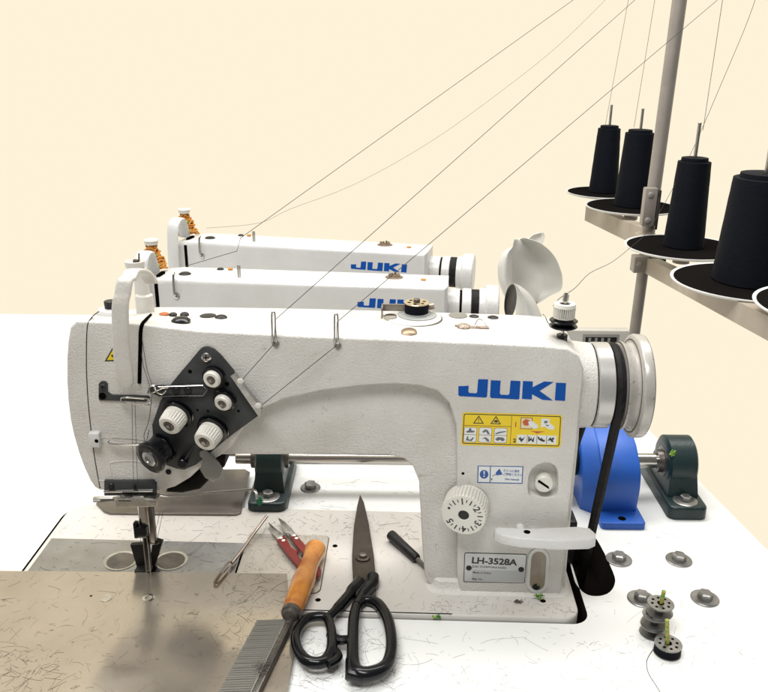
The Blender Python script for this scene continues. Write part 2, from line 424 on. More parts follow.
d.tube(P, [.10+.07*min(1, i/16) for i in range(len(P))], 8); d.build('take_up_slot', HOLE, mach)
d = MB(); q = F.y(139, 384, 0); d.box(q.x-.14, q.x+.14, -.04, .02, q.z-.5, q.z+.1, .02); d.build('slot_end', IVORY, mach)

# curved guard over the take-up lever
d = MB()
gx0 = F.y(116, 360, -2.2).x; gx1 = F.y(133, 360, -2.2).x
zb = F.y(125, 394, -2.0).z; zt = F.y(132, 273, 2.0).z
zf_ = F.y(126, 286, -1.4).z; ztp = F.y(131, 272.5, .2).z
pathG = [(-1.5, zb+.5), (-1.75, zb+2.2), (-1.9, zb+5), (-1.8, zb+7.5), (-1.5, zf_-.6), (-1.15, zf_+.35), (-.5, ztp-.25), (.3, ztp), (1.2, ztp-.15), (2.0, ztp-.6), (2.5, ztp-1.4)]
pts = smooth_path([(0, a, b) for a, b in pathG], 5)
secs = []
n = len(pts)
for i, p in enumerate(pts):
    t = (pts[min(i+1, n-1)]-pts[max(i-1, 0)]).normalized(); nn = Vector((0, -t.z, t.y))
    u = i/(n-1)
    w = (gx1-gx0)/2*1.04; xc = (gx0+gx1)/2 - .3 + .75*max(0, min(1, (u-.15)/.4)) + .8*max(0, (u-.7)/.3)
    if i < 3: w *= (.55, .8, .95)[i]
    ww = w*(1-.22*u); th = .24
    q = []
    for k in range(16):
        a = 2*PI*k/16; ca, sa = math.cos(a), math.sin(a)
        q.append(Vector((xc, 0, 0))+Vector((0, p.y, p.z))+Vector((1, 0, 0))*ww*math.copysign(abs(ca)**.45, ca)+nn*th*math.copysign(abs(sa)**.6, sa))
    secs.append(q)
d.rings(secs); gd = d.build('take_up_guard', mat('hammered white guard', (.62, .60, .56), .3, var=(.54, .51, .46), vscale=40, dirt=(.35, .31, .26), dscale=350, dthr=.64, bump=.9, bscale=330), mach, smooth=50)
# threading post behind the guard
pb = F.z(145, 306, 25.3)
d = MB(); topz = F.y(146, 268, pb.y).z
d.lathe((pb.x, pb.y, 24.8), (0, 0, 1), [(0, .8), (1.0, .8), (1.5, .76), (1.65, .56), (topz-24.8, .44)], 28)
d.build('threading_post', IVORY, mach)
d = MB(); cp = F.y(135.5, 270, pb.y); tz = F.y(135.5, 261, pb.y).z
d.lathe((cp.x, pb.y, tz-1.0), (0, 0, 1), [(0, .4), (.0, .62), (.35, .66), (.5, .82), (1.0, .86), (1.05, .8), (.8, .62), (.7, .02)], 32)
d.build('post_cap', IVORY, mach)
d = MB(); d.cyl((cp.x, pb.y, tz-.5), (cp.x+.1, pb.y, tz+.12), .22); d.cyl((cp.x+.35, pb.y, tz-.3), (cp.x+.45, pb.y, tz+.7), .07, m=None)
d.build('cap_screw', mat('brown oily screw', (.05, .035, .03), .4), mach)

# oil knob on the head
k = F.z(111, 309, 25.2)
d = MB(); d.lathe((k.x, k.y, 24.7), (0, 0, 1), [(0, 1.25), (.35, 1.2), (.55, 1.05), (.6, .6)], 30); d.build('knob_seat', PAINT2, mach)
d = MB(); d.lathe((k.x, k.y, 25.3), (0, 0, 1), [(0, .52), (.62, .55), (.66, .5)], 28, knurl=.07, kn=(0, .64)); d.build('oil_knob', BLACK, mach)
# plugs on the arm top
def plug(px, py, r, h, m, name, label=None):
    p = top_z(px, py); d = MB()
    d.lathe((p.x, p.y, p.z-.06), (0, 0, 1), [(0, r), (.10, r), (.10+h*.6, r*.75), (.10+h, r*.3), (.1+h, .01)], 28)
    return d.build(name, m, mach, label=label)
plug(181, 320.5, .82, .3, BLACKG, 'oil_plug', 'largest glossy black plug')
plug(208, 316, .72, .06, BLACK, 'oil_plug'); plug(221, 317.5, .55, .2, BLACK, 'oil_plug')
plug(173, 314.5, .36, .15, BLACK, 'screw_plug'); plug(184.5, 314.5, .40, .18, BLACK, 'screw_plug')
plug(164, 314, .42, .08, mat('rust orange seal', (.45, .12, .03), .6), 'seal_plug', 'rusty orange plug')
plug(458, 315.5, .85, .03, mat('grey cap', (.2, .19, .17), .4), 'oil_plug'); plug(474, 316.5, .45, .1, BLACK, 'oil_plug'); plug(493, 317.5, .5, .1, BLACK, 'oil_plug')
# wire thread guides
for (px, py0, py1) in ((274.5, 312, 344), (336.5, 314, 346)):
    b0 = F.y(px, py1, -.15); z1 = F.y(px, py0, -.1).z; d = MB()
    w = .16
    path = [(b0.x-w, .3, b0.z), (b0.x-w, -.2, b0.z+.2), (b0.x-w*.9, -.25, b0.z+1.2), (b0.x-w*.8, -.15, z1-.2), (b0.x, -.15, z1+.02), (b0.x+w*.8, -.15, z1-.2), (b0.x+w*.9, -.25, b0.z+1.2), (b0.x+w, -.2, b0.z+.2), (b0.x+w, .3, b0.z)]
    d.tube(smooth_path(path, 4), .075, 8)
    gobj = d.build('thread_guide', STEEL, mach)
    d = MB(); d.lathe((b0.x+.1, .1, b0.z-.05), (0, -1, 0), [(0, .3), (.14, .3), (.2, .24), (.2, .14), (.08, .12)], 22, cap=False)
    d.build('guide_eyelet', STEEL, gobj)

# ---- tension plate with knobs
tp = [(199.5, 350), (203, 347.5), (208, 347), (214, 349.5), (221, 356), (232, 369), (262, 409), (259, 415.5), (232, 435), (209, 454), (196, 465), (184, 470), (176.5, 469), (160, 463), (153, 440), (152, 425), (160, 402), (171, 384)]
P = fp(tp, -.25); d = MB(); d.prism(P, (0, .28, 0), bevA=.05, seg=2); tpl = d.build('tension_plate', DARKP, mach)
tpl['label'] = 'dark grey diamond plate carrying the thread knobs'
fl = fp([(232, 373), (235.5, 371), (263, 407), (261, 415)], -.3); d = MB(); d.prism(fl, (0, -.65, 0), bevA=.04); d.build('plate_flange', STEEL, tpl)
for (px, py) in ((240.5, 381), (258.3, 405.5)):
    c = F.y(px, py, -.95); d = MB(); d.lathe(c, (-.0, -1, .0), [(0, .26), (.08, .26), (.12, .2), (.13, .09), (.05, .08)], 18, cap=False); d.cyl(c, c+Vector((0, -.11, 0)), .1, seg=12, m=None)
    d.build('eyelet', KNOB, tpl)
def screw(px, py, y, r, m, name, parent, cross=True):
    c = F.y(px, py, y); d = MB(); d.lathe(c+Vector((0, .1, 0)), (0, -1, 0), [(0, r), (.14, r), (.22, r*.75), (.24, r*.2), (.24, .005)], 20, m=m)
    if cross:
        d.box(c.x-r*.6, c.x+r*.6, c.y-.155, c.y-.12, c.z-r*.1, c.z+r*.1, m=HOLE); d.box(c.x-r*.1, c.x+r*.1, c.y-.156, c.y-.12, c.z-r*.6, c.z+r*.6, m=HOLE)
    return d.build(name, m, parent)
screw(206.3, 357.5, -.27, .42, STEEL, 'plate_screw', tpl)
for (px, py, r) in ((190, 371.5, .17), (227, 384, .2), (197.5, 410, .1), (208, 411, .1), (238.5, 411, .12)):
    c = F.y(px, py, -.26); d = MB(); d.cyl(c+Vector((0, -.008, 0)), c, r, seg=14); d.build('plate_hole', HOLE, tpl)
def knob(bx, by, fx, fy, r0, r1, L, name, face=True):
    """knurled knob standing on the plate: base centre pixel, front centre pixel"""
    b = F.y(bx, by, -.3)
    f = F.y(fx, fy, -.3-L)
    ax = (f-b); LL = ax.length; ax.normalize()
    d = MB(); d.lathe(b, ax, [(0, r0*1.32), (.12, r0*1.34), (.2, r0*1.1), (.3, r0*1.1), (.34, r0*1.3), (.42, r0*1.28), (.46, r0*.9)], 36); dd = d.build('tension_disc', BLACKG, tpl)
    d = MB(); d.lathe(b, ax, [(.4, r0*.7), (.42, r0*.98), (.58+.06*LL, r0), (.6+.06*LL, r0*1.0), (LL-.18, r1), (LL-.16, r1*.97), (LL, r1*.86), (LL, r1*.55), (LL-.12, r1*.5), (LL-.12, .01)], 52, cap=False,
            knurl=.09, kn=(.6+.06*LL, LL-.18))
    kb = d.build('tension_knob', KNOB, tpl, smooth=20)
    d = MB(); e = b+ax*(LL-.12); d.lathe(e, ax, [(0, r1*.46), (.1, r1*.44), (.12, r1*.3), (.12, .01)], 20, m=DMETAL); d.cyl(e+ax*.1, e+ax*.26, r1*.2, seg=12, m=CHROME)
    d.build('knob_stud', STEEL, kb)
knob(179, 412, 168.5, 426.5, 1.05, .98, 1.7, 'k'); knob(214, 428, 204, 442.5, 1.08, 1.0, 1.7, 'k')
knob(215, 376, 210.8, 380.5, .76, .74, .8, 'k'); knob(226, 398.5, 221.8, 404.5, .76, .74, .8, 'k')
# thread drum
b = F.y(166, 445, -.3); f = F.y(149, 459, -2.1); ax = f-b; LL = ax.length; ax.normalize(); d = MB()
d.lathe(b, ax, [(0, 1.1), (.2, 1.35), (.35, 1.35), (.4, 1.1), (.6, 1.1), (.65, 1.3), (.9, 1.28), (1.4, 1.3), (LL-.25, 1.5), (LL-.05, 1.48), (LL, 1.38), (LL, .8), (LL-.05, .7), (LL-.05, .01)], 44, cap=False)
dr = d.build('thread_drum', BLACKG, tpl)
d = MB(); e = b+ax*(LL-.06); d.lathe(e, ax, [(0, .72), (.12, .72), (.2, .62), (.22, .34), (.1, .3), (.1, .01)], 30, cap=False, m=mat('grey nut', (.3, .3, .3), .35, .7)); d.build('drum_nut', STEEL, dr)
for (px, py, r) in ((184, 460, .42),):
    c = F.y(px, py, -.3); d = MB(); d.cyl(c, c+Vector((0, -.8, 0)), r, bev=.06); d.build('guide_stud', BLACKG, tpl)
d = MB(); c = F.y(190, 452, -.3); 
d.tube([F.y(178, 464, -.5), F.y(186, 458, -.55), F.y(193, 446, -.5)], (.3, .09), 10, flat=(0, 1, 0)); d.build('check_spring_bracket', DARKP, tpl)
# slotted slider bracket across plate
d = MB()
o_ = [(150, 386), (205, 384), (209, 388), (208, 394), (204, 396), (160, 396.5), (150, 393)]
d.prism(fp(o_, -.38), (0, .1, 0), bevA=.02); brk = d.build('slider_bracket', DARKP, mach)
d = MB(); d.tube([F.y(158, 387, -.5), F.y(203, 385.5, -.5), F.y(207, 390, -.5), F.y(203, 395.5, -.5), F.y(158, 396.5, -.5)], .05, 6); d.build('bracket_rim', STEEL, brk)
for px in (176, 188): screw(px, 390.5, -.4, .34, BLACK, 'bracket_screw', brk, False)
d = MB()
d.tube(smooth_path([F.y(148, 393, -.5), F.y(150, 387, -.75), F.y(154, 386, -.8), F.y(156, 391, -.7), F.y(162, 394, -.6), F.y(166, 390, -.6)], 4), .09, 8)
d.tube([F.y(150, 394, -.5), F.y(162, 388, -.8), F.y(168, 388, -.7)], .07, 8)
d.build('bracket_hook', CHROME, brk)
# front of the head: L shaped thread hook, wire loops
d = MB(); L_ = [(98.5, 384), (101, 381.5), (105, 381.5), (107.5, 384), (107.5, 392), (112, 395), (148, 396), (150, 398), (146, 402), (99, 400.5), (98.5, 398)]
d.prism(fp(L_, -.12), (0, .14, 0), bevA=.04); hk = d.build('thread_hook_plate', DARKP, mach)
screw(103, 386.5, -.12, .24, DARKP, 'hook_screw', hk); c = F.y(102.5, 396, -.13); d = MB(); d.cyl(c, c+Vector((0, -.06, 0)), .3); d.build('hook_hole', HOLE, hk)
d = MB(); d.tube(smooth_path([F.y(121, 401, -.3), F.y(123, 397.5, -.9), F.y(143, 398.5, -1.0), F.y(149, 400, -.9), F.y(147, 405.5, -.9), F.y(123, 402.5, -.9)], 4), .065, 8); d.build('wire_hook', CHROME, hk)
d = MB(); Pn = F.y(96.5, 438, 0); d.box(Pn.x-.5, Pn.x+.45, -.55, .1, Pn.z-.72, Pn.z+.72, .16, seg=3); tb = d.build('thread_guide_block', PAINT2, mach)
c = F.y(96.5, 441, -.56); d = MB(); d.cyl(c, c+Vector((0, -.012, 0)), .17); d.build('block_hole', HOLE, tb)
d = MB(); d.tube(smooth_path([F.y(101, 438, -.5), F.y(125, 439, -.7), F.y(143, 440.5, -.75), F.y(145, 443.5, -.8), F.y(130, 444.5, -.8), F.y(110, 443.5, -.7), F.y(110, 440.5, -.65), F.y(118, 441, -.7), F.y(143, 443, -.75)], 4), .06, 7)
d.build('wire_loop', CHROME, tb)
# raised outline moulded into the lower face plate
d = MB()
d.tube(smooth_path([F.y(112, 476, .0), F.y(110, 466, .0), F.y(113, 462, .0), F.y(135, 461, .0), F.y(150, 466, .0)], 4), .06, 6)
d.tube([F.y(86.5+12, 480.5, .0), F.y(130, 481, .0), F.y(158, 481, 0)], .05, 6); d.build('moulded_rib', PAINT, mach)
screw(168.5, 472, -.02, .25, BLACK, 'face_screw', mach, False)
# warning triangle
d = MB()
tri = [F.y(104.5, 361.5, -.012), F.y(114, 345, -.012), F.y(123, 361, -.012)]
c = sum(tri, Vector())/3; d.prism(tri, (0, .012, 0), m=LBLK); d.prism([c+(q-c)*.74+Vector((0, -.012, 0)) for q in tri], (0, .012, 0), m=YEL)
for (dx, dz, r) in ((-.1, 0, .12), (.2, .05, .12), (.1, -.25, .14)): d.cyl((c.x+dx, -.03, c.z+dz), (c.x+dx, -.01, c.z+dz), r, seg=8, m=LBLK)
d.build('warning_triangle', YEL, mach, smooth=0)
# bracket, finger guard below the head
d = MB(); q = fp([(104, 481), (153, 481), (156, 484), (156, 496), (104, 496)], -.28); d.prism(q, (0, .3, 0), bevA=.06); fb = d.build('guard_bracket', DARKP, mach)
screw(111, 486, -.3, .3, BLACK, 'bracket_screw', fb, False); screw(134.5, 486, -.3, .17, BLACK, 'bracket_screw', fb, False)
d = MB(); d.tube([F.y(104, 491.5, -.4), F.y(153, 490.5, -.4)], .12, 8); d.build('hinge_rod', CHROME, fb)
d = MB(); q = fp([(115, 500.5), (117, 498.5), (131, 499), (133, 496.5), (143, 496.5), (145, 499), (156, 499.5), (157.5, 501), (157, 506.5), (116, 507.5)], -1.5)
d.prism(q, (0, .12, 0), bevA=.03, m=STEEL)
q0 = F.y(118, 500, -1.5); q1 = F.y(156, 500, -1.5); d.box(q0.x, q1.x, -1.5, -.2, q0.z-.15, q0.z, .02, m=STEEL)
d.build('finger_guard', STEEL, fb)
# presser bar, clamp, feet, needle
zf = .12
d = MB(); x = F.y(144.5, 520, .9).x; d.cyl((x, .9, F.y(144, 532, .9).z), (x, .9, 8), .48, bev=0, m=CHROME)
x2 = F.y(151.5, 520, 1.4).x; d.box(x2-.28, x2+.28, 1.0, 1.7, F.y(150, 545, 1).z, 8, .08, m=DMETAL)
pbar = d.build('presser_bar', CHROME, mach)
d = MB(); q = F.y(143, 530, .5); d.box(q.x-.65, q.x+.5, -.1, 1.5, q.z-.55, q.z+.55, .15); d.box(q.x-.75, q.x-.4, .1, .7, q.z-.7, q.z+.9, .08); d.build('needle_clamp', BLACKG, mach)
d = MB(); x = F.y(142.5, 545, .4).x
for dx in (-.1, .3): d.cyl((x+dx, .9, .2), (x+dx, .9, q.z), .035, seg=8)
d.build('needle', CHROME, mach)
FOOTM = mat('blackened foot', (.014, .013, .012), .4, .2, spec=.25)
FT = [(130, 546), (137, 545), (148, 565), (146, 570), (140, 571)]
fb0 = F.z(143, 571, .12); yft = fb0.y+.6
d = MB(); P = [F.y(a, b, yft) for a, b in [(130, 545.5), (144, 544.5), (150, 560), (151, 571), (138, 572)]]
d.prism(P, (0, .5, 0), bevA=.08)
P = [F.y(a, b, yft+.3) for a, b in [(149, 566), (152, 545), (155, 541), (162, 543), (158, 556), (153, 571), (146, 572)]]; d.prism(P, (0, .6, 0), bevA=.08)
d.mats = [FOOTM, DMETAL]
d.box(fb0.x-.75, fb0.x+.75, yft-.9, yft+1.4, .08, .3, .08)
P0 = F.y(146, 545, 1.0); d.box(P0.x-.2, P0.x+.25, .9, 1.5, .75, P0.z+1.2, .1, m=DMETAL)
P0 = F.y(157, 543, 1.2); d.tube([P0+Vector((-.9, 0, .2)), P0, P0+Vector((.3, -.1, .3))], .22, 8)
d.build('presser_foot', FOOTM, mach)
# lifter wire and dark oily underside of the head
d = MB(); d.tube(smooth_path([F.y(156, 494, -.1), F.y(175, 496, .3), F.y(215, 492.5, .8), F.y(240, 490.5, 1.2), F.y(251, 489.5, 1.4), F.y(256, 492, 1.5), F.y(257, 499, 1.6)], 5), .11, 8); d.build('lifter_wire', CHROME, mach)
d = MB(); P = fp([(168, 486), (186, 482), (205, 466), (215, 456), (226, 456), (224, 468), (212, 478), (200, 490), (182, 494), (165, 493)], 2.0); d.prism(P, (0, 5, 0), bevA=.3); d.build('hook_casing', mat('oily black casing', (.007, .0065, .006), .5, spec=.1), mach)
d = MB(); P = fp([(199.5, 452), (205, 449.5), (212, 456), (219, 463), (223, 470), (219, 478), (213, 482), (205, 478), (200, 470), (202, 463), (204.5, 460), (200, 457)], -.55); d.prism(P, (0, .12, 0), bevA=.03, seg=2); d.build('thread_tab', mat('grey satin tab', (.20, .20, .19), .4, .5), mach)

# ---- logo, labels, name plate
d = MB()
logo(d, lambda x, y: F.y(440+x/4.8, 360+y/4.8, 0), .02, BLUE); d.build('logo', BLUE, mach, smooth=0)
# yellow label; pixels of the 6.68x enlargement at (455,405)
def lab(x, y, e=0): return F.y(455+x/6.678, 405+y/6.678, -.012-e)
def rquad(f, L, r=.0): return [f(*p) for p in L]
def rrect_px(x0, y0, x1, y1, r, k=4):
    out = []
    for (cx, cy, a0) in ((x1-r, y1-r, 0), (x0+r, y1-r, 90), (x0+r, y0+r, 180), (x1-r, y0+r, 270)):
        for i in range(k+1):
            a = R(a0+90*i/k); out.append((cx+r*math.cos(a), cy+r*math.sin(a)))
    return out
def shear(P): return [(x - (y-60)*.06, y + (x-60)*.028) for x, y in P]
d = MB()
def layer(P, e, m, f=lab): d.prism([f(*p, e) for p in shear(P)], (0, .004, 0), m=m)
layer(rrect_px(50, 48, 718, 268, 18), 0, YEL); layer(rrect_px(59, 57, 709, 259, 14), .004, LBLK); layer(rrect_px(65, 63, 703, 253, 10), .008, YEL)
BRN = mat('label brown line', (.25, .12, .01), .5)
layer([(65, 134), (378, 134), (378, 138), (65, 138)], .012, BRN); layer([(378, 63), (382, 63), (382, 253), (378, 253)], .012, BRN)
for cx in (160, 275):
    layer([(cx-36, 122), (cx, 66), (cx+36, 122)], .012, LBLK); layer([(cx-25, 116), (cx, 78), (cx+25, 116)], .016, YEL)
layer([(157, 86), (163, 86), (162, 104), (158, 104)], .02, LBLK); layer([(157, 108), (163, 108), (163, 113), (157, 113)], .02, LBLK)
layer([(262, 110), (266, 98), (280, 92), (290, 104), (288, 112)], .02, LBLK)
for cx in (110, 210, 312):
    layer(rrect_px(cx-44, 146, cx+44, 248, 12), .012, BRN); layer(rrect_px(cx-41, 149, cx+41, 245, 10), .016, LWHT)
    layer([(cx-41, 195), (cx+41, 195), (cx+41, 198), (cx-41, 198)], .02, BRN)
GREYP = mat('label grey', (.12, .13, .14), .5)
for (x, y, P) in [(110, 172, [(-30, 4), (-14, -2), (-8, -18), (4, -18), (6, -4), (30, 0), (22, 10), (-24, 12)]), (110, 222, [(-28, 14), (-20, -12), (-12, -14), (-10, 8), (6, 6), (20, -10), (26, -4), (12, 18)]),
                  (214, 175, [(-26, 0), (-6, -16), (10, -12), (28, 16), (12, 16), (0, -2), (-16, 8)]), (214, 224, [(-26, -2), (0, -14), (22, 2), (26, 16), (8, 14), (-4, -2)]),
                  (312, 176, [(-36, 8), (-10, -4), (36, -10), (36, -4), (0, 4), (-30, 14)]), (312, 222, [(-34, 0), (-16, -14), (18, -12), (32, 4), (16, 14), (0, 4), (-20, 12)])]:
    layer([(x+a, y+b) for a, b in P], .02, GREYP)
layer([(440, 72), (520, 72), (520, 150), (440, 150)], .012, BRN); layer([(445, 77), (515, 77), (515, 145), (445, 145)], .016, mat('label cream', (.75, .62, .4), .5))
layer([(452, 100), (474, 82), (500, 90), (508, 112), (486, 128), (462, 122)], .02, LRED); layer([(490, 98), (520, 96), (556, 120), (560, 140), (530, 146), (500, 126)], .024, LWHT)
layer([(578, 76), (634, 76), (634, 104), (668, 128), (664, 150), (630, 146), (604, 130), (578, 136)], .016, LWHT)
layer([(596, 92), (622, 90), (618, 106), (600, 108)], .02, GREYP); layer([(606, 116), (634, 118), (622, 128)], .02, GREYP)
layer([(508, 162), (608, 162), (576, 170), (556, 178), (540, 170)], .016, LRED)
layer([(424, 188), (686, 188), (686, 246), (424, 246)], .012, LWHT)
for i in range(1, 4): layer([(424+i*65, 188), (428+i*65, 188), (428+i*65, 246), (424+i*65, 246)], .016, BRN)
for (x, y, P) in [(456, 216, [(-24, 0), (-8, -16), (-6, -2), (8, -4), (22, -20), (10, 6), (-4, 22), (-12, 8)]), (520, 216, [(-22, -18), (-14, -18), (-12, 0), (-2, -14), (4, 4), (18, -18), (16, 18), (6, 18), (0, 6), (-22, 20)]),
                  (586, 214, [(-26, -14), (-16, -16), (-10, -2), (2, -10), (10, 2), (24, 4), (22, 18), (2, 14), (-20, 2)]), (652, 214, [(-24, 10), (-14, -6), (-6, -16), (2, -4), (12, -16), (22, -4), (10, 2), (18, 16), (4, 18), (-6, 6)])]:
    layer([(x+a, y+b) for a, b in P], .02, LBLK)
text(d, '1', .62, XZ(lab(406, 120).x, -.03, lab(410, 132).z), .002, LRED, .02); text(d, '2', .5, XZ(lab(398, 230).x, -.03, lab(398, 238).z), .002, LBLK, .02)
d.build('yellow_warning_label', YEL, mach, smooth=0)
# blue and white label; 12.8x enlargement at (470,460)
def lab2(x, y, e=0): return F.y(470+x/12.8, 460+y/12.8, -.012-e)
d = MB()
def layer2(P, e, m): d.prism([lab2(x, y, e) for x, y in P], (0, .004, 0), m=m)
layer2([(98, 74), (684, 82), (672, 306), (92, 294)], 0, LBLU); layer2([(112, 84), (670, 92), (660, 294), (104, 282)], .004, LWHT); layer2([(256, 84), (268, 84), (262, 290), (250, 290)], .008, LBLU)
layer2([(180+56*math.cos(a*PI/10), 184+56*math.sin(a*PI/10)) for a in range(20)], .008, LBLU)
layer2([(172, 142), (190, 142), (186, 190), (176, 190)], .012, LWHT); layer2([(172, 202), (188, 202), (188, 218), (172, 218)], .012, LWHT)
layer2([(378, 110), (418, 188), (336, 198), (330, 160)], .008, LBLU); layer2([(330, 176), (336, 184), (288, 214), (284, 206)], .008, GREYP); layer2([(268, 236), (286, 232), (286, 262), (272, 264)], .008, GREYP)
for (s, x, y, z, sx) in (('ミシンに油を', 530, 142, .30, .8), ('ご使用ください', 546, 190, .30, .8), ('(See manual)', 538, 248, .27, .9)):
    q = lab2(x, y); text(d, s, z, XZ(q.x, -.024, q.z, -R(2)), .001, LBLU, .006, sx)
d.build('blue_notice_label', LWHT, mach, smooth=0)
# name plate; 7.68x at (460,545)
def lab3(x, y, e=0): return F.y(460+x/7.68, 545+y/7.68, -.02-e)
d = MB(); d.prism([lab3(x, y) for x, y in [(44, 58), (505, 70), (514, 80), (498, 288), (490, 294), (34, 286), (26, 278), (34, 66)]], (0, .02, 0), m=LBLK)
d.prism([lab3(x, y, .006) for x, y in [(46, 64), (502, 76), (508, 82), (492, 286), (486, 290), (38, 280), (32, 274), (40, 70)]], (0, .01, 0), m=NAMEP)
d.prism([lab3(x, y, .008) for x, y in [(96, 190), (502, 200), (493, 284), (90, 278)]], (0, .01, 0), m=mat('grey band', (.42, .43, .43), .4, .3))
for (px, py) in ((68, 176), (470, 188)):
    c = lab3(px, py); d.cyl(c, c+Vector((0, -.07, 0)), .26, m=BLACK, bev=.03)
rot = -R(1.7)
for (s, x, y, z, b_, sx) in (('LH-3528A', 262, 128, .90, .032, 1.08), ('JUKI CORPORATION', 224, 171, .30, .004, 1.1), ('Made in China', 168, 214, .26, .003, 1.1), ('Mfg. No.', 134, 262, .26, .003, 1.1)):
    q = lab3(x, y); text(d, s, z, XZ(q.x, -.035, q.z, rot), .002, LBLK, b_, sx)
d.build('name_plate', NAMEP, mach, smooth=0)
# oil window
def obl(cx, cy, w, h, k=8, tilt=0):
    out = []
    for i in range(k+1): a = PI*i/k; out.append((cx+w*math.cos(a)+tilt, cy-h+w-w*math.sin(a)))
    for i in range(k+1): a = PI+PI*i/k; out.append((cx+w*math.cos(a)-tilt, cy+h-w-w*math.sin(a)))
    return out
d = MB(); P = fp(obl(538, 571, 10.8, 22.5, 8, .8), -.1); Q = fp(obl(538, 571, 7.6, 19.5, 8, .8), -.06); Pb = [p+Vector((0, .12, 0)) for p in P]; Qb = [q+Vector((0, .07, 0)) for q in Q]
d.rings([Pb, P, Q, Qb], cap=False); ow = d.build('oil_window', PAINT2, mach)
d = MB(); d.prism(fp(obl(538, 571, 7.7, 19.6, 8, .8), -.03), (0, .03, 0)); d.build('window_glass', GLASSM, ow)
d = MB(); c = F.y(536, 587, -.03); d.cyl(c, c+Vector((0, -.02, 0)), .34, m=BLACK); c = F.y(538, 585, -.06); d.cyl(c, c+Vector((0, -.01, 0)), .13, m=CHROME); d.build('oil_float', BLACK, ow)
# recessed slotted screw
d = MB()
rcs = mach
d = MB(); c = F.y(544, 482.5, .35); d.lathe(c+Vector((0, .15, 0)), (-.06, -1, .0), [(-.5, .82), (.45, .80), (.55, .7), (.56, .01)], 30, m=KNOB)
a = R(-35); u = Vector((math.cos(a), 0, math.sin(a))); v = Vector((-math.sin(a), 0, math.cos(a))); e = c+Vector((-.03, -.415, 0))
d.prism([e+u*.68*i+v*.1*j for i, j in ((-1, -1), (1, -1), (1, 1), (-1, 1))], (0, -.012, 0), m=HOLE); d.build('tension_screw', KNOB, rcs)
c = F.y(463, 473.5, -.01); d = MB(); d.cyl(c, c+Vector((0, -.01, 0)), .13); d.build('face_hole', HOLE, mach)
# stitch length dial
b = F.y(467, 504, .2); f = F.y(463.5, 515.5, -1.6); ax = (f-b); LL = ax.length; ax.normalize()
d = MB(); d.lathe(b, ax, [(0, 2.0), (.2, 2.0), (.22, 1.98), (LL-.22, 2.02), (LL-.2, 2.0), (LL, 1.9), (LL, .5), (LL-.1, .46)], 160, cap=False, knurl=.075, kn=(.21, LL-.15), m=KNOB, kmod=4)
d.lathe(b+ax*(LL-.1), ax, [(0, .52), (.02, .5), (.02, .01)], 24, m=BLACK)
dial = d.build('stitch_length_dial', KNOB, mach, smooth=20)
d = MB(); zz = ax; xx = Vector((1, 0, 0)); xx = (xx-zz*xx.dot(zz)).normalized(); yy = zz.cross(xx)
Mx = Matrix((xx, yy, zz)).transposed().to_4x4(); Mx.translation = b+ax*(LL+.006)
for kk in range(0, 6):
    an = 158-61*kk
    for sub in range(0, 4):
        aa = R(an-61*sub/4)
        if kk == 5 and sub: break
        if sub == 0:
            s = '•' if kk == 0 else str(kk)
            text(d, s, .86, Mx @ Matrix.Translation((1.36*math.cos(aa), 1.36*math.sin(aa), 0)) @ Matrix.Rotation(aa-PI/2, 4, 'Z'), .003, LBLK, .018)
        else:
            L0, L1, w = (1.2, 1.68, .055) if sub == 2 else (1.32, 1.62, .042)
            c_, s_ = math.cos(aa), math.sin(aa)
            d.prism([Mx @ Vector((r*c_-t*s_, r*s_+t*c_, 0)) for r, t in ((L0, -w), (L1, -w), (L1, w), (L0, w))], zz*.004, m=LBLK)
d.build('dial_scale', LBLK, dial, smooth=0)
# reverse lever
tz = F.y(530, 529, -1).z
P = [F.z(px, py, tz) for px, py in [(494, 528), (497, 526.5), (530, 528), (575, 526), (590, 527.5), (596, 533), (596, 537.5), (590, 540), (560, 541), (520, 538.5), (502, 535), (495, 531.5)]]
d = MB(); d.prism(P, (0, 0, -.95), bevA=.2, bevB=.1, seg=3); lv = d.build('reverse_lever', PAINT2, mach)
c = F.z(527, 532, tz); d = MB(); d.cyl((c.x, c.y, tz-.02), (c.x, c.y, tz+.01), .3); d.build('lever_hole', HOLE, lv)
c = F.y(520, 534, -.2); d = MB(); d.cyl((c.x, -1.5, tz-.5), (c.x, .3, tz-.5), .4); d.build('lever_pivot', PAINT2, lv)

# ---- handwheel
d = MB()
hx = HX+1.85
d.lathe((hx, hy, hz), (1, 0, 0), [(-.1, 3.5), (0, 3.62), (.08, 3.62)], 56, m=HOLE)
d.lathe((hx+.08, hy, hz), (1, 0, 0), [(0, 3.72), (.1, 3.82), (1.35, 3.82), (1.42, 3.7), (1.42, 2.8)], 64, m=mat('satin wheel ring', (.50, .49, .47), .3, .45, rvar=.05))
d.build('wheel_collar', PAINT2, mach)
d = MB()
wx = hx+1.5
d.lathe((wx, hy, hz), (1, 0, 0), [(0, 3.2), (.95, 3.2), (.97, 3.8), (1.08, 3.95), (1.25, 3.9), (1.5, 3.72), (1.8, 3.7), (1.98, 3.85), (2.08, 4.4), (2.18, 4.55), (2.3, 4.6), (2.95, 4.56), (3.08, 4.42), (3.08, 3.4), (2.8, 3.1), (2.8, .01)], 80)
hw = d.build('handwheel', mat('worn wheel paint', (.50, .48, .45), .32, .25, var=(.38, .36, .33), vscale=40, dirt=(.13, .1, .08), dscale=170, dthr=.60, rvar=.08), mach)
d = MB()
for (t, r) in ((1.0, 3.9), (2.04, 4.15), (3.0, 4.5)): d.lathe((wx+t-.03, hy, hz), (1, 0, 0), [(0, r-.05), (0, r+.02), (.06, r+.02), (.06, r-.05)], 72)
d.build('wheel_edge_line', mat('worn dark edge', (.09, .07, .06), .5), hw)

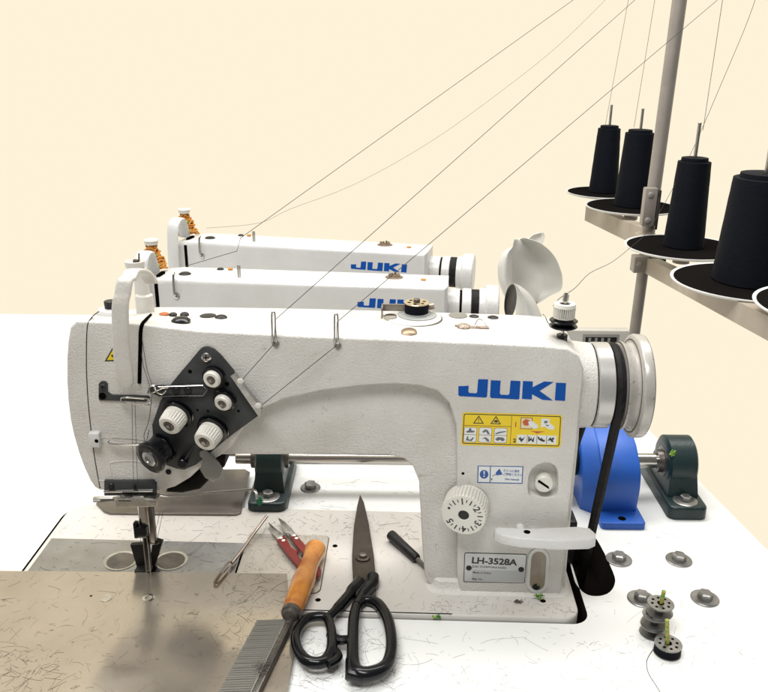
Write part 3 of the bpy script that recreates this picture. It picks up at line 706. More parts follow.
# ---- tension post on top right
q = F.y(562, 343, 3.0); q = top_z(562, 338)
d = MB(); q = Vector((q.x, q.y, q.z))
z1 = F.y(563, 297, q.y).z
d.cyl((q.x, q.y, q.z-.6), (q.x, q.y, q.z+.35), .45, seg=6, m=BLACKG); d.cyl((q.x, q.y, q.z), (q.x, q.y, z1), .15, m=CHROME)
d.cyl((q.x, q.y, z1-.35), (q.x+.05, q.y, z1+.25), .25, seg=6, m=STEEL); d.box(q.x-.12, q.x+.15, q.y-.08, q.y+.08, z1-.2, z1+.4, .03, m=STEEL)
tpz = F.y(564, 323, q.y).z
pst = d.build('tension_post', STEEL, mach)
d = MB(); d.lathe((q.x, q.y, tpz-.35), (0, 0, 1), [(0, .5), (0, 1.1), (.08, 1.2), (.16, 1.15), (.28, .7), (.34, .7), (.5, 1.12), (.58, 1.2), (.66, 1.1), (.7, .4)], 36); d.build('tension_disc', BLACKG, pst)
d = MB(); kz = tpz+.45; d.lathe((q.x, q.y, kz), (0, 0, 1), [(0, .6), (.05, .88), (.1, .90), (.95, .92), (1.0, .93), (1.28, .86), (1.3, .5), (1.2, .45)], 96, knurl=.28, kn=(.08, .96), cap=False, kmod=3); d.build('tension_knob', KNOB, pst, smooth=20)
d = MB(); d.tube(smooth_path([(q.x-.4, q.y-.5, tpz-.35), (q.x-1.2, q.y-.3, tpz-.1), (q.x-1.55, q.y-.1, tpz+.5), (q.x-1.8, q.y, tpz+.75)], 4), .05, 6); d.build('post_wire', CHROME, pst)
# ---- bobbin winder on the arm top
wc = top_z(416, 319); d = MB()
d.lathe((wc.x-.2, wc.y+.3, wc.z-.12), (0, 0, 1), [(0, 2.5), (.22, 2.45), (.3, 2.3), (.32, .1)], 48); bw = d.build('bobbin_winder', PAINT2, mach)
d = MB(); d.lathe((wc.x-.2, wc.y+.3, wc.z-.15), (0, 0, 1), [(0, 2.5), (.02, 2.58), (.17, 2.56), (.18, 2.4)], 48); d.build('winder_seam', DMETAL, bw)
d = MB(); d.lathe((wc.x+.1, wc.y+.6, wc.z+.15), (0, 0, 1), [(0, 1.75), (.12, 1.75), (.16, 1.65), (.2, 1.2), (.3, 1.2), (.32, .3)], 44); d.build('winder_wheel', mat('frosted grey plastic', (.42, .43, .42), .3, var=(.3, .31, .3), vscale=60), bw)
bz = wc.z+.5
d = MB(); d.box(wc.x-3.1, wc.x-.4, wc.y+.9, wc.y+1.1, bz-.1, bz+.55, .03); d.box(wc.x-3.1, wc.x-2.95, wc.y-.1, wc.y+1.0, bz-.65, bz+.5, .03)
d.build('winder_bracket', mat('brown tinted steel', (.3, .26, .22), .35, .7), bw)
c = F.y(390.5, 322, wc.y-.2); d = MB(); d.lathe((c.x, wc.y-.2, wc.z), (0, 0, 1), [(0, .55), (.35, .55), (.4, .4)], 24, m=STEEL); d.box(c.x-.45, c.x+.45, wc.y-.27, wc.y-.13, wc.z+.33, wc.z+.42, m=HOLE); d.build('bracket_screw', STEEL, bw)
c = top_z(409, 333); d = MB(); d.lathe((c.x, c.y, c.z-.1), (-.0, -.2, 1), [(0, .68), (.25, .66), (.38, .45), (.4, .01)], 26, m=mat('brass brown screw', (.25, .19, .13), .35, .8)); d.build('winder_screw', STEEL, bw)
c = F.y(432, 306, wc.y+1); d = MB(); d.tube([(wc.x+.9, wc.y+1, bz+.5), (c.x-.3, wc.y+1, c.z-.1), (c.x+.2, wc.y+1, c.z)], [.14, .3, .28], 8); d.build('winder_latch', mat('tan latch', (.35, .27, .22), .4, .4), bw)
bob = MB(); bz0 = bz-.15
bc = F.y(416.5, 312, wc.y+.6); bx, by = bc.x, wc.y+.6; 
bob.lathe((bx, by, bz0), (0, 0, 1), [(0, .3), (0, 1.1), (.08, 1.12), (.12, 1.05)], 32, m=DMETAL)
bob.lathe((bx, by, bz0+.1), (0, 0, 1), [(0, .3), (0, 1.05), (.45, 1.04), (.85, 1.05), (.85, .3)], 32, m=CONE)
bob.lathe((bx, by, bz0+.95), (0, 0, 1), [(0, .3), (0, 1.1), (.06, 1.13), (.1, 1.1), (.1, .35)], 32, m=mat('brass rim', (.6, .5, .33), .3, .8))
for i in range(6):
    a = i*PI/3+.3; bob.cyl((bx+.7*math.cos(a), by+.7*math.sin(a), bz0+1.0), (bx+.7*math.cos(a), by+.7*math.sin(a), bz0+1.056), .17, seg=12, m=HOLE)
bob.cyl((bx, by, bz0), (bx, by, bz0+1.35), .3, m=DMETAL, bev=.05)
ob = bob.build('bobbin', CONE, None); ob.location = (0, 0, 0); ob.rotation_euler.z = A1
tag(ob, 'bobbin wound with black thread on the winder on top of the nearest machine', 'bobbin')
# small brown latch
d = MB(); q0 = top_z(455, 326); q1 = top_z(489, 328)
d.box(q1.x-1.9, q1.x, q1.y-.25, q1.y+.25, q1.z-.02, q1.z+.12, .03); d.lathe((q1.x-2.2, q1.y, q1.z), (0, 0, 1), [(0, .6), (.14, .6), (.3, .4), (.35, .05)], 24)
d.tube(smooth_path([(q0.x, q0.y, q0.z+.05), (q0.x+.7, q0.y-.1, q0.z+.06), (q1.x-2.2, q1.y, q1.z+.06)], 4), .12, 8)
d.build('top_latch', mat('latch tan', (.40, .33, .27), .45, .4, dirt=(.15, .1, .08), dscale=300, dthr=.5), mach)
d = MB(); d.tube(smooth_path([(q1.x-1.2, q1.y+.4, q1.z+.1), (q1.x-.9, q1.y+.6, q1.z+.6), (q1.x-.5, q1.y+.6, q1.z+.45), (q1.x-.2, q1.y+.2, q1.z+.1)], 4), .04, 6); d.build('latch_spring', CHROME, mach)

# ================================================================== belt
belt = MB()
bxx = wx+.45; br = 3.42
q1 = F.x(592.5, 528, bxx); q2 = F.x(590, 560, bxx)
# tangent from the wheel's front to the strand's foot
def tang(y, z, side):
    dy, dz = y-hy, z-hz; D = math.hypot(dy, dz); a = math.atan2(dz, dy); b_ = math.acos(br/D); return a+side*b_
aF = tang(q1.y, q1.z, -1); aB = tang(q1.y+7.2, q1.z-2, 1)
pth = []; n_ = 26; aB2 = aB-2*PI if aB > aF else aB
for i in range(n_+1):
    a = aF+(aB2-aF)*i/n_; pth.append(Vector((bxx, hy+br*math.cos(a), hz+br*math.sin(a))))
dn = (q1-pth[0]).normalized(); dn2 = (Vector((bxx-2.2, q1.y+7.6, q1.z-2))-pth[-1]).normalized()
fn = pth[0]+dn*((-10-pth[0].z)/dn.z); bk = pth[-1]+dn2*((-10-pth[-1].z)/dn2.z)
belt.tube([F.M @ p for p in [fn]+pth+[bk]], (.46, .42), 8, flat=(1, 0, 0))
bo = belt.build('drive_belt', RUBBER, None); tag(bo, 'black rubber belt running from the nearest handwheel down into the table slot', 'belt')

# ================================================================== table
ZT = -.5
def tpt(px, py): return W.z(px, py, ZT)
e0, e1 = tpt(768, 551), tpt(644, 425); dirr = (e1-e0).normalized()
far = tpt(0, 314).y
near = e0 - dirr*26; nr = e1 + dirr*((far-e1.y)/dirr.y)
out = [(-190, far), (nr.x, far), (near.x, near.y), (near.x, -48), (-190, -48)]
def hole_world(P, M=None): return [((F.M @ Vector((x, y, 0))).x, (F.M @ Vector((x, y, 0))).y) for x, y in P]
h1 = hole_world(roundrect(BX0-.5, BX1+.85, BY0-.14, BY1+.2, (1.4, 2.3, 1.3, 1.6)))
so = [(566, 534), (590, 534), (600, 545), (613, 572), (615, 583), (610, 592), (600, 596), (588, 595), (579, 588), (573, 575)]
h2 = [(tpt(a, b).x, tpt(a, b).y) for a, b in so]; h2 = [(p.x, p.y) for p in smooth_path([Vector((x, y, 0)) for x, y in h2], 3, True)]
bmt = bmesh.new(); edges = []; loops = []
for L in (out, h1, h2):
    vs = [bmt.verts.new((x, y, ZT)) for x, y in L]; loops.append(vs)
    for i in range(len(vs)): edges.append(bmt.edges.new((vs[i], vs[(i+1) % len(vs)])))
bmesh.ops.triangle_fill(bmt, use_beauty=True, use_dissolve=False, edges=edges)
# walls of the outline and of the openings
for vs in loops:
    lo = [bmt.verts.new(v.co-Vector((0, 0, 3.6))) for v in vs]
    for i in range(len(vs)):
        j = (i+1) % len(vs); bmt.faces.new((vs[i], vs[j], lo[j], lo[i]))
bmt.verts.index_update(); inner = {v.index for vs in loops[1:] for v in vs}
d = MB(); d.mats = [TABLE, TEDGE, DARKWALL]
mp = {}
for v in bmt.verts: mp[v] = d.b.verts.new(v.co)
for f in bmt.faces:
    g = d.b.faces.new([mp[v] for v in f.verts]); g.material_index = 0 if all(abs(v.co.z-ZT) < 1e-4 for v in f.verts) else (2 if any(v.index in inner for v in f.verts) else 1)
bmt.free()
tbl = empty('work_table', (0, 0, 0)); tag(tbl, 'white laminate sewing table with lint, screws and a belt slot, under everything', 'table')
d.build('table_top', TABLE, tbl, smooth=0)
d = MB(); d.prism([Vector((x, y, ZT-3.62)) for x, y in ((-189, far-1), (nr.x-1.5, far-1), (near.x-1.5, near.y+1), (near.x-1.5, -47), (-189, -47))], (0, 0, -.3)); d2 = d.build('underside', BACKING, tbl, smooth=0)  # black sheet added so the openings look dark, hiding the bright world below
def bolt(px, py, rw=1.25, rh=.72, h=.62, parent=None, z=None, name='bolt', rz=0, gm=STEEL):
    zz = ZT if z is None else z; c = W.z(px, py, zz+.15)
    d = MB(); d.lathe((c.x, c.y, zz), (0, 0, 1), [(0, rw), (.10, rw), (.15, rw-.07), (.12, .3)], 36); w = None
    g = MB(); g.lathe((c.x, c.y, zz+.12), (math.sin(rz)*.05, 0, 1), [(0, rh*.95), (h*.85, rh*.95), (h, rh*.78), (h, .01)], 6)
    o = g.build(name, gm, parent, smooth=20); d.build('washer', gm, o); return o
ZINC = mat('dull zinc', (.36, .36, .35), .36, .88, var=(.22, .21, .20), vscale=90, dirt=(.14, .12, .1), dscale=300, dthr=.62, rvar=.08)
for i, (px, py) in enumerate(((619, 558.5), (679, 559), (641.5, 598), (705, 597.5), (310.5, 487))): bolt(px, py, parent=tbl, rz=i, gm=ZINC, rw=1.28 if i < 4 else 1.15)
c = W.z(316, 463.5, ZT); 
# belt shifter knob beside the column
d = MB(); c = W.y(569, 523, 5); d.box(c.x-2.2, c.x+.9, 5, 7.5, ZT, c.z+.1, .3); d.cyl((c.x-.1, 6, c.z), (c.x-.1, 6, c.z+.7), .7, .5); sb = d.build('belt_shifter', BLACK, None); tag(sb, 'small black belt bracket standing between the column and the belt', 'bracket')
# ================================================================== shaft, pillow blocks, blue guard
SY, SZ = 19, 3.7
d = MB(); d.cyl((-16.5, SY, SZ), (31.5, SY, SZ), .82, seg=32, bev=.05); d.cyl((-30, SY+.7, SZ+.2), (-15, SY+.7, SZ+.2), .5, seg=20, bev=.05); so_ = d.build('drive_shaft', mat('ground steel shaft', (.62, .60, .57), .2, 1, var=(.5, .47, .43), vscale=10, rvar=.05, stretch=(.1, 1, 1)), None)
tag(so_, 'long polished steel shaft running behind the nearest machine through the bearings', 'shaft')
def pillow(px, name_label):
    x = W.z(px, 503, ZT).x if px < 400 else W.z(px, 503, ZT).x
    r = empty('pillow_block', (x, SY, ZT)); tag(r, name_label, 'bearing block', 'bearing blocks on the shaft')
    hz_ = SZ-ZT
    d = MB(); base = roundrect(-2.1, 2.1, -5.6, 6.2, (.9, .9, .8, .8), 4); d.prism([Vector((a, b, 0)) for a, b in base], (0, 0, 1.5), bevB=.3, seg=3)
    d.loft([Vector(p) for p in ((-1.7, -3.4, 1.2), (1.7, -3.4, 1.2), (1.7, 3.8, 1.2), (-1.7, 3.8, 1.2))], [Vector(p) for p in ((-1.45, -2.7, hz_), (1.45, -2.7, hz_), (1.45, 2.7, hz_), (-1.45, 2.7, hz_))])
    d.lathe((-1.55, 0, hz_), (1, 0, 0), [(0, 1.7), (0, 2.65), (.2, 2.95), (2.9, 2.95), (3.1, 2.65), (3.1, 1.7)], 44, cap=False)
    d.build('housing', GREENB, r)
    d = MB(); d.lathe((-1.75, 0, hz_), (1, 0, 0), [(-.5, .85), (-.5, 1.25), (.1, 1.3), (.15, 1.7), (3.3, 1.75), (3.35, 1.25), (3.7, 1.2), (3.7, .85)], 36, cap=False); d.build('bearing', DMETAL, r)
    d = MB(); d.lathe((0, -4.1, 1.45), (0, 0, 1), [(0, 1.3), (.12, 1.3), (.17, 1.2), (.14, .3)], 32, m=ZINC)
    g = MB(); g.lathe((0, -4.1, 1.58), (.05, 0, 1), [(0, .6), (.5, .6), (.58, .48), (.58, .01)], 6); bo_ = g.build('bolt', ZINC, r, smooth=20); d.build('washer', ZINC, bo_)
    return r
p1 = pillow(270, 'dark green bearing block on the shaft seen through the arm opening')
p2 = pillow(677, 'dark green bearing block beside the blue guard at the shaft end')
d = MB(); d.lathe(((677-384)*.107-.3, SY-2.6, SZ+1.2), (.3, -1, .2), [(0, .5), (.15, .45), (.2, .01)], 7); p_ = W.y(672, 452, SY-2.4); 
d = MB(); 
for i in range(7): 
    a = i*.9; d.tube([(p_.x, p_.y-.2, p_.z), (p_.x+(.3+.12*(i%3))*math.cos(a), p_.y-.3, p_.z+.42*math.sin(a))], [.2, .07], 6)
gl = d.build('lint_tuft', GREEN, None); tag(gl, 'green lint tuft stuck on the right bearing block', 'lint')
# dark greasy fluff behind first block
gx_0, gx_1 = W.z(600, 527, ZT).x, W.z(644, 527, ZT).x
prof = [(13.9, .4), (13.6, 3.0), (13.8, 4.6), (14.8, 5.8), (16.5, 6.9), (19, 7.7), (23, 8.2), (24, 8.2), (24, ZT), (13.9, ZT)]
d = MB(); P = [Vector((gx_0+.2, a, b)) for a, b in prof]; d.loft(P, [p+Vector((gx_1-gx_0-.5, 0, 0)) for p in P], bevA=.25, bevB=.25, seg=3)
foot = roundrect(gx_0, gx_1, 11.4, 14.8, (.1, .1, .4, .4)); d.prism([Vector((a, b, ZT)) for a, b in foot], (0, 0, .75), bevB=.12)
# flared cheek towards the machine
Pc = [Vector((gx_0-1.4, a, b)) for a, b in [(15.5, ZT), (15.2, 2), (15.8, 4), (17.5, 6), (20, 7.5), (23.5, 8.1), (23.5, ZT)]]
Pd = [Vector((gx_0+.4, a, b)) for a, b in [(14.0, ZT), (13.9, 3), (14.2, 4.8), (16.5, 6.8), (19, 7.6), (23.7, 8.15), (23.7, ZT)]]
d.loft(Pc, Pd, bevA=.15)
gr_ = empty('belt_guard', (0, 0, 0)); tag(gr_, 'bright blue enamelled metal guard bolted to the table behind the belt', 'guard')
d.build('cover', BLUEP, gr_, smooth=50)
c = W.z(622, 518.5, ZT+.76); d = MB(); d.cyl((c.x, c.y, ZT+.7), (c.x, c.y, ZT+.765), .45, .42); d.build('bolt_hole', HOLE, gr_)
c = W.y(571, 463, 17); d = MB(); d.lathe((c.x-1.5, SY, SZ+.2), (1, 0, 0), [(0, 1), (0, 2.6), (1.2, 2.6), (1.3, 2), (2.4, 1.9), (2.5, 1)], 36, cap=False); bo2 = d.build('shaft_pulley', BLACK, None); tag(bo2, 'black pulley on the shaft partly hidden behind the column', 'pulley')
# steel plate lying behind the bed
d = MB(); P = [W.z(a, b, .25) for a, b in [(104, 511), (96, 503), (108, 497), (150, 492), (168, 470), (245, 469), (250, 472), (241, 512), (236, 514), (110, 513)]]
d.prism(P, (0, 0, -.3), bevA=.05); o = d.build('steel_plate', mat('brownish mirror plate', (.24, .225, .205), .22, .9, var=(.15, .13, .115), vscale=12, rvar=.08, dirt=(.12, .09, .07), dscale=120, dthr=.62), None)
tag(o, 'brownish steel plate lying behind the presser foot left of the bearing block', 'metal plate')
d = MB(); d.box(*(lambda a, b: (a.x, b.x, a.y, a.y+.5))(W.z(92, 499, .4), W.z(113, 499, .4)), -.1, .5, .15); o = d.build('plate_tongue', STEEL, o)

# ================================================================== steel sheet in front
ZS = .16
cn = [W.z(px, py, ZS) for px, py in ((-60, 573.5), (287, 573.5), (291, 640), (291, 720), (-60, 720))]
x1 = cn[1].x; y1 = cn[1].y; xr = W.z(291, 670, ZS).x
d = MB()
P = [Vector((-62, y1+.0, ZS)), Vector((x1, y1, ZS)), Vector((xr, -9, ZS)), Vector((xr-.3, -34, ZS)), Vector((-62, -34, ZS))]
d.prism(P, (0, 0, -.12), bevA=.03)
sheet = empty('steel_sheet', (0, 0, 0)); tag(sheet, 'large worn brownish steel sheet covering the front of the bed', 'metal sheet')
d.build('sheet', TRAYM, sheet)
for (px, py) in ((106, 598), (148.5, 598)):
    c = W.z(px, py, ZS); d = MB(); d.lathe((c.x, c.y, ZS-.02), (0, 0, 1), [(0, .56), (.05, .55), (.08, .42), (.06, .3), (.06, .01)], 26); d.build('rivet', CHROME, sheet)
c = W.z(91, 596, ZS); d = MB(); d.cyl((c.x, c.y, ZS-.01), (c.x, c.y, ZS+.006), .12, seg=12); d.build('pin_hole', HOLE, sheet)

# ================================================================== tailor shears
ZC = .55
def cp_(L, z=ZC): return [W.z(a, b, z) for a, b in L]
sh = empty('tailor_shears', tuple(W.z(345, 640, ZT))); tag(sh, 'large black handled tailor shears lying closed with the blades pointing away', 'scissors')
off = -Vector(W.z(345, 640, ZT))
def shift(P): return [p+off for p in P]
d = MB(); P = shift(cp_([(360, 494), (364, 502), (369, 524), (374, 556), (376, 580), (362, 583), (353, 580), (352, 560), (354, 530), (357, 506)], .75)); d.prism(P, (0, 0, -.2), bevA=.07); ub = d.build('blade', BLADE, sh)
d = MB(); P = shift(cp_([(360.5, 497), (363, 506), (364, 540), (362, 580), (353, 579), (352, 555), (354, 525), (357.5, 504)], .5)); d.prism(P, (0, 0, -.2), bevA=.05); d.build('blade', BLADE, sh)
c = W.z(363, 557.5, .78)+off; d = MB(); d.lathe(c, (0, 0, 1), [(-.05, .72), (.1, .72), (.16, .6), (.16, .42)], 28, m=BLADE); d.lathe(c+Vector((0, 0, .1)), (0, 0, 1), [(0, .4), (.25, .38), (.32, .25), (.32, .01)], 6, m=DMETAL)
d.build('pivot_screw', BLADE, sh)
def loop(L, rs, z=ZC, k=5):
    P = smooth_path(shift(cp_(L, z)), k, True); n = len(P); out = []
    for i in range(n):
        u = i/n*len(rs); a = int(u) % len(rs); t = u-int(u); out.append(rs[a]*(1-t)+rs[(a+1) % len(rs)]*t)
    return P, out
d = MB()
# big bow on the right, small bow on the left; shanks run up to the pivot
P, r_ = loop([(366, 600), (378, 604), (387, 618), (391, 635), (391, 652), (386, 666), (374, 673), (360, 674), (353.5, 664), (353, 640), (354, 618), (358, 604)], [.42, .5, .5, .5, .5, .55, .6, .65, .55, .5, .5, .45])
d.tube(P, r_, 12, True)
d.tube(smooth_path(shift(cp_([(357, 606), (364, 594), (372, 585), (373, 577)], ZC)), 5), [.5]*5+[.55]*6+[.6]*5, 12)
d.prism(shift(cp_([(354, 588), (363, 578), (376, 578), (376, 590), (366, 600), (358, 606)], ZC+.3)), (0, 0, -.6), bevA=.15, bevB=.15)
d.tube(shift(cp_([(350.8, 660), (350.5, 676), (363, 677)], ZC-.05)), [.45, .5, .5], 10)
d.build('handle', BLACKG, sh)
d = MB()
P, r_ = loop([(325, 617), (330, 625), (332, 638), (331, 652), (323, 662), (309, 662), (299, 652), (295.5, 638), (300, 626), (309, 618)], [.42, .42, .45, .5, .5, .5, .45, .42, .42, .42])
d.tube(P, r_, 12, True)
d.tube(smooth_path(shift(cp_([(326, 620), (338, 608), (350, 594), (360, 582)], ZC)), 5), [.42]*5+[.5]*6+[.62]*5, 12)
d.tube(smooth_path(shift(cp_([(330, 634), (338, 640), (352, 639)], ZC)), 4), [.42, .42, .42, .42, .42, .4, .38, .36, .34], 10)
d.tube(smooth_path(shift(cp_([(331, 648), (338, 655), (336, 660), (328, 665)], ZC)), 4), .38, 10)
d.build('handle', BLACKG, sh)

# ================================================================== lint comb with wooden handle
cb = empty('lint_comb', tuple(W.z(290, 640, ZS))); off = -Vector(W.z(290, 640, ZS)); tag(cb, 'fine toothed steel comb with a turned orange wooden handle lying on the steel sheet', 'comb')
h0 = W.z(316.5, 547, 1.0)+off; h1_ = W.z(291.5, 612, 1.15)+off; ax = h1_-h0; LL = ax.length
pr = [(0, .1), (.02, .6), (.08, .95), (.25, 1.15), (.55, 1.22), (1.0, 1.18), (2.0, 1.03), (3.2, .98), (4.5, 1.12), (5.6, 1.22), (6.4, 1.15), (LL-.1, .98), (LL, .8)]
pr = [(t, r*.88) for t, r in pr if t <= LL]
d = MB(); d.lathe(h0, ax, pr, 36); d.build('handle', WOOD, cb, smooth=60)
d = MB(); e = h1_; a1 = ax.normalized(); d.lathe(e-a1*.2, a1, [(0, .8), (.1, .88), (.5, .84), (.6, .7), (.9, .62), (1.0, .4)], 30); d.build('ferrule', DMETAL, cb)
s0 = W.z(290.5, 618, .9)+off; s1 = W.z(243, 716, .9)+off; sd = (s1-s0).normalized(); sn = Vector((sd.y, -sd.x, 0)); sn = sn if sn.x < 0 else -sn
d = MB()
q = [s0-sn*.3, s0+sn*.3, s1+sn*.3, s1-sn*.3]; d.prism([v+Vector((0, 0, 0)) for v in q], (0, 0, -.5), bevA=.12, seg=3, m=DMETAL)
d.tube([s0+sn*.28+Vector((0, 0, .0)), s1+sn*.28+Vector((0, 0, .0))], .06, 8, m=STEEL)
d.build('spine', DMETAL, cb)
d = MB(); Ls = (s1-s0).length; nt = 42; g = 0
tooth0 = W.z(262, 621, .6)+off
for i in range(nt):
    t = .15+i*(Ls-.3)/nt; p = s0+sd*t+Vector((0, 0, -.2)); w = Vector((-1, .0, 0))
    tl = 2.55
    e = p+Vector((-1, -.02+random.uniform(-.012, .012), 0)).normalized()*tl*(1.12)+Vector((0, 0, -.12)); d.tube([p, e], (.22, .062), 6, flat=(0, 0, 1))
d.build('teeth', mat('comb teeth steel', (.58, .57, .54), .35, .85), cb)
# spare dark fluff between the teeth
d = MB(); fcen = W.z(263, 668, .9)+off
for i in range(60):
    a = random.uniform(0, 2*PI); r = random.gauss(0, .35); p = fcen+Vector((r*math.cos(a), r*math.sin(a)*1.4, .02)); q = p+Vector((random.uniform(-.4, .4), random.uniform(-.4, .4), random.uniform(-.05, .1))); d.tube([p, (p+q)/2+Vector((0, .05, .04)), q], .018, 4)
d.build('caught_fluff', LINT, cb)

# ================================================================== red thread snips
zs = .5
sn_ = empty('thread_snips', tuple(W.z(300, 545, .09))); off = -Vector(W.z(300, 545, .09)); tag(sn_, 'red handled thread snips with open steel blades half under the wooden handle', 'snips')
def zpx(L, ox, oy, k, z): return [W.z(ox+a/k, oy+b/k, z)+off for a, b in L]
# enlargement 6.293x at (265,500)
d = MB(); d.prism(zpx([(20, 136), (60, 172), (108, 208), (122, 218), (84, 246), (76, 242), (46, 206)], 265, 500, 6.293, .45), (0, 0, -.16), bevA=.05); d.build('blade', STEEL, sn_)
d = MB(); d.prism(zpx([(84, 110), (130, 138), (172, 182), (196, 214), (162, 232), (130, 212), (104, 160)], 265, 500, 6.293, .62), (0, 0, -.16), bevA=.05); d.build('blade', STEEL, sn_)
d = MB(); d.prism(zpx([(74, 250), (122, 222), (140, 250), (166, 296), (190, 314), (204, 306), (210, 318), (200, 336), (236, 384), (250, 420), (236, 440), (216, 428), (150, 350)], 265, 500, 6.293, .6), (0, 0, -.32), bevA=.07); rh = d.build('handle', RED, sn_)
d = MB(); d.prism(zpx([(160, 232), (196, 212), (214, 236), (270, 300), (310, 350), (356, 440), (350, 470), (328, 486), (318, 440), (280, 380), (236, 330), (214, 306), (190, 276)], 265, 500, 6.293, .76), (0, 0, -.32), bevA=.07); d.build('handle', RED, sn_)
d = MB()
for (a, b, z) in ((100, 240, .6), (116, 256, .6), (184, 224, .76), (198, 242, .76)):
    c = zpx([(a, b)], 265, 500, 6.293, z)[0]; d.lathe(c-Vector((0, 0, .03)), (0, 0, 1), [(0, .2), (.08, .18), (.1, .01)], 14)
d.build('rivet', mat('white rivet', (.75, .74, .72), .3), sn_)
d = MB(); d.tube(smooth_path(zpx([(116, 214), (150, 218), (170, 246), (196, 280), (226, 316), (240, 346)], 265, 500, 6.293, .55), 4), (.09, .2), 8, flat=(0, 0, 1)); d.build('spring', DMETAL, sn_)

# ================================================================== long steel threader, black capped marker
d = MB(); a = W.z(268, 514, ZT+1.6+.6); P = smooth_path([W.z(267, 516, 1.2), W.z(255, 532, .8), W.z(243, 549, .55), W.z(232, 563, .4)], 4)
d.tube(P, [.16+.02*i/len(P) for i in range(len(P))], 10)
eye = [(232, 563), (229, 569), (222, 578), (217.5, 583), (214.5, 582.5), (217, 577), (224, 567), (229, 562)]
d.tube(smooth_path([W.z(x, y, .33) for x, y in eye], 4, True), .10, 8, True)
o = d.build('steel_threader', mat('threader steel', (.38, .33, .29), .3, 1, var=(.25, .2, .17), vscale=60), None); tag(o, 'long steel threading needle with an open eye leaning on the bearing block', 'threading needle')
d = MB(); m0 = W.z(391, 535, .6); m1 = W.z(417, 559, .5); axm = m1-m0
mk = empty('screwdriver', tuple(m0)); tag(mk, 'small black handled screwdriver lying on the bed left of the column', 'screwdriver'); offm = -m0
d.lathe(m0+offm, axm, [(-.1, .3), (0, .52), (.2, .55), (2.2, .5), (axm.length-.2, .47), (axm.length, .38)], 20, knurl=.08, kn=(.15, 2.4)); d.build('handle', BLACK, mk)
m2 = W.z(437, 579, .12); d = MB(); d.tube([m1+offm, (m1*.5+m2*.5)+offm, m2+offm], [.24, .17, .12], 10); d.build('shaft', DMETAL, mk)

# ================================================================== bobbins with green sticks
def bobbin(name, c, wound, parent=None):
    r = empty(name, c)
    d = MB(); ru = 1.12
    d.lathe((0, 0, 0), (0, 0, 1), [(0, .3), (0, ru), (.05, ru+.02), (.1, ru), (.1, .38), (.85, .38), (.85, ru), (.9, ru+.02), (.96, ru), (.96, .3)], 36, cap=False, m=ZINC)
    for i in range(8):
        a = i*PI/4; d.cyl((.72*math.cos(a), .72*math.sin(a), .9), (.72*math.cos(a), .72*math.sin(a), .968), .13, seg=12, m=HOLE)
    d.cyl((0, 0, .5), (0, 0, .967), .26, seg=18, m=HOLE)
    d.build('spool', ZINC, r)
    if wound:
        d = MB(); d.lathe((0, 0, .1), (0, 0, 1), [(0, .4), (0, 1.08), (.37, 1.1), (.75, 1.07), (.75, .4)], 32, cap=False, m=CONE); d.build('wound_thread', CONE, r)
    return r
c = W.z(667, 652.5, ZT); B1 = bobbin('bobbin', (c.x, c.y, ZT), True); tag(B1, 'full black bobbin standing alone in front of the empty bobbins', 'bobbin', 'bobbins on the table')
c = W.z(652.5, 633, ZT)
labs = ['lowest empty steel bobbin in the small stack on the table', 'middle empty steel bobbin in the small stack on the table', 'topmost empty steel bobbin with a green stick in its hole']
for i in range(3):
    bb = bobbin('bobbin', (c.x+(0, .1, .45)[i], c.y+(0, .1, .3)[i], ZT+i*.97), False); tag(bb, labs[i], 'bobbin', 'bobbins on the table')
cs = (c.x+.45, c.y+.3)
for (x, y, z0, px, py, lb) in ((cs[0], cs[1], ZT+2.2, 664, 591, 'green speckled stick standing in the topmost empty bobbin'), (B1.location.x/S, B1.location.y/S, ZT+.4, 667, 620, 'green speckled stick standing in the full black bobbin')):
    q = W.y(px, py, y); d = MB(); d.tube([(x, y, z0), (q.x, y, q.z)], .17, 10)
    o = d.build('green_stick', mat('speckled green', (.10, .28, .05), .6, var=(.45, .32, .05), vscale=500, vmix=.1), None); tag(o, lb, 'stick')

# ================================================================== spool stand
ST = empty('thread_stand', tuple((44.4, 74, -75))); tag(ST, 'tall grey tube thread stand with arms at the right behind the table', 'thread stand')
so3 = -Vector((44.4, 74, -75))
pT, pB = W.y(675.5, 30, 74), W.y(639, 300, 74)
dv = (pT-pB).normalized(); pt2 = pB+dv*110; pb2 = pB-dv*((pB.z+75)/dv.z)
d = MB(); d.cyl(pb2+so3, pB+dv*13+so3, .95, seg=28, bev=.05); d.cyl(pB+dv*12.5+so3, pt2+so3, 1.12, seg=28, bev=.05); d.build('pole', POLE, ST)
bxp = W.y(652, 262, 74)
# clamp and brackets
c = W.y(650, 205, 72.6); c_ = W.y(649, 200, 73)
d = MB(); a_ = W.y(650, 187, 73); b_ = W.y(647, 225, 73); d.box(a_.x-1.0+so3.x, a_.x+1.1+so3.x, -2.2, -.6, b_.z+so3.z, a_.z+so3.z, .2)
for zz_ in (a_.z-1.1, b_.z+1.0): d.lathe((a_.x-.1+so3.x, -2.1, zz_+so3.z), (0, -1, 0), [(0, .5), (.3, .5), (.4, .35), (.4, .01)], 18, m=DMETAL)
d.box(a_.x+1.15+so3.x, a_.x+1.6+so3.x, -2.4, .5, b_.z+so3.z-.5, a_.z+so3.z-.3, .1, m=BLACK)
d.mats = [POLE]+[q for q in d.mats if q is not POLE] if POLE not in d.mats else d.mats
d.build('clamp', POLE, ST)
b3 = W.y(646, 240, 73.5); d = MB(); d.cyl((b3.x+so3.x, 0, b3.z-1+so3.z), (b3.x+so3.x, 0, b3.z+1.1+so3.z), 1.7, seg=28, bev=.15); d.build('collar', BARM, ST)
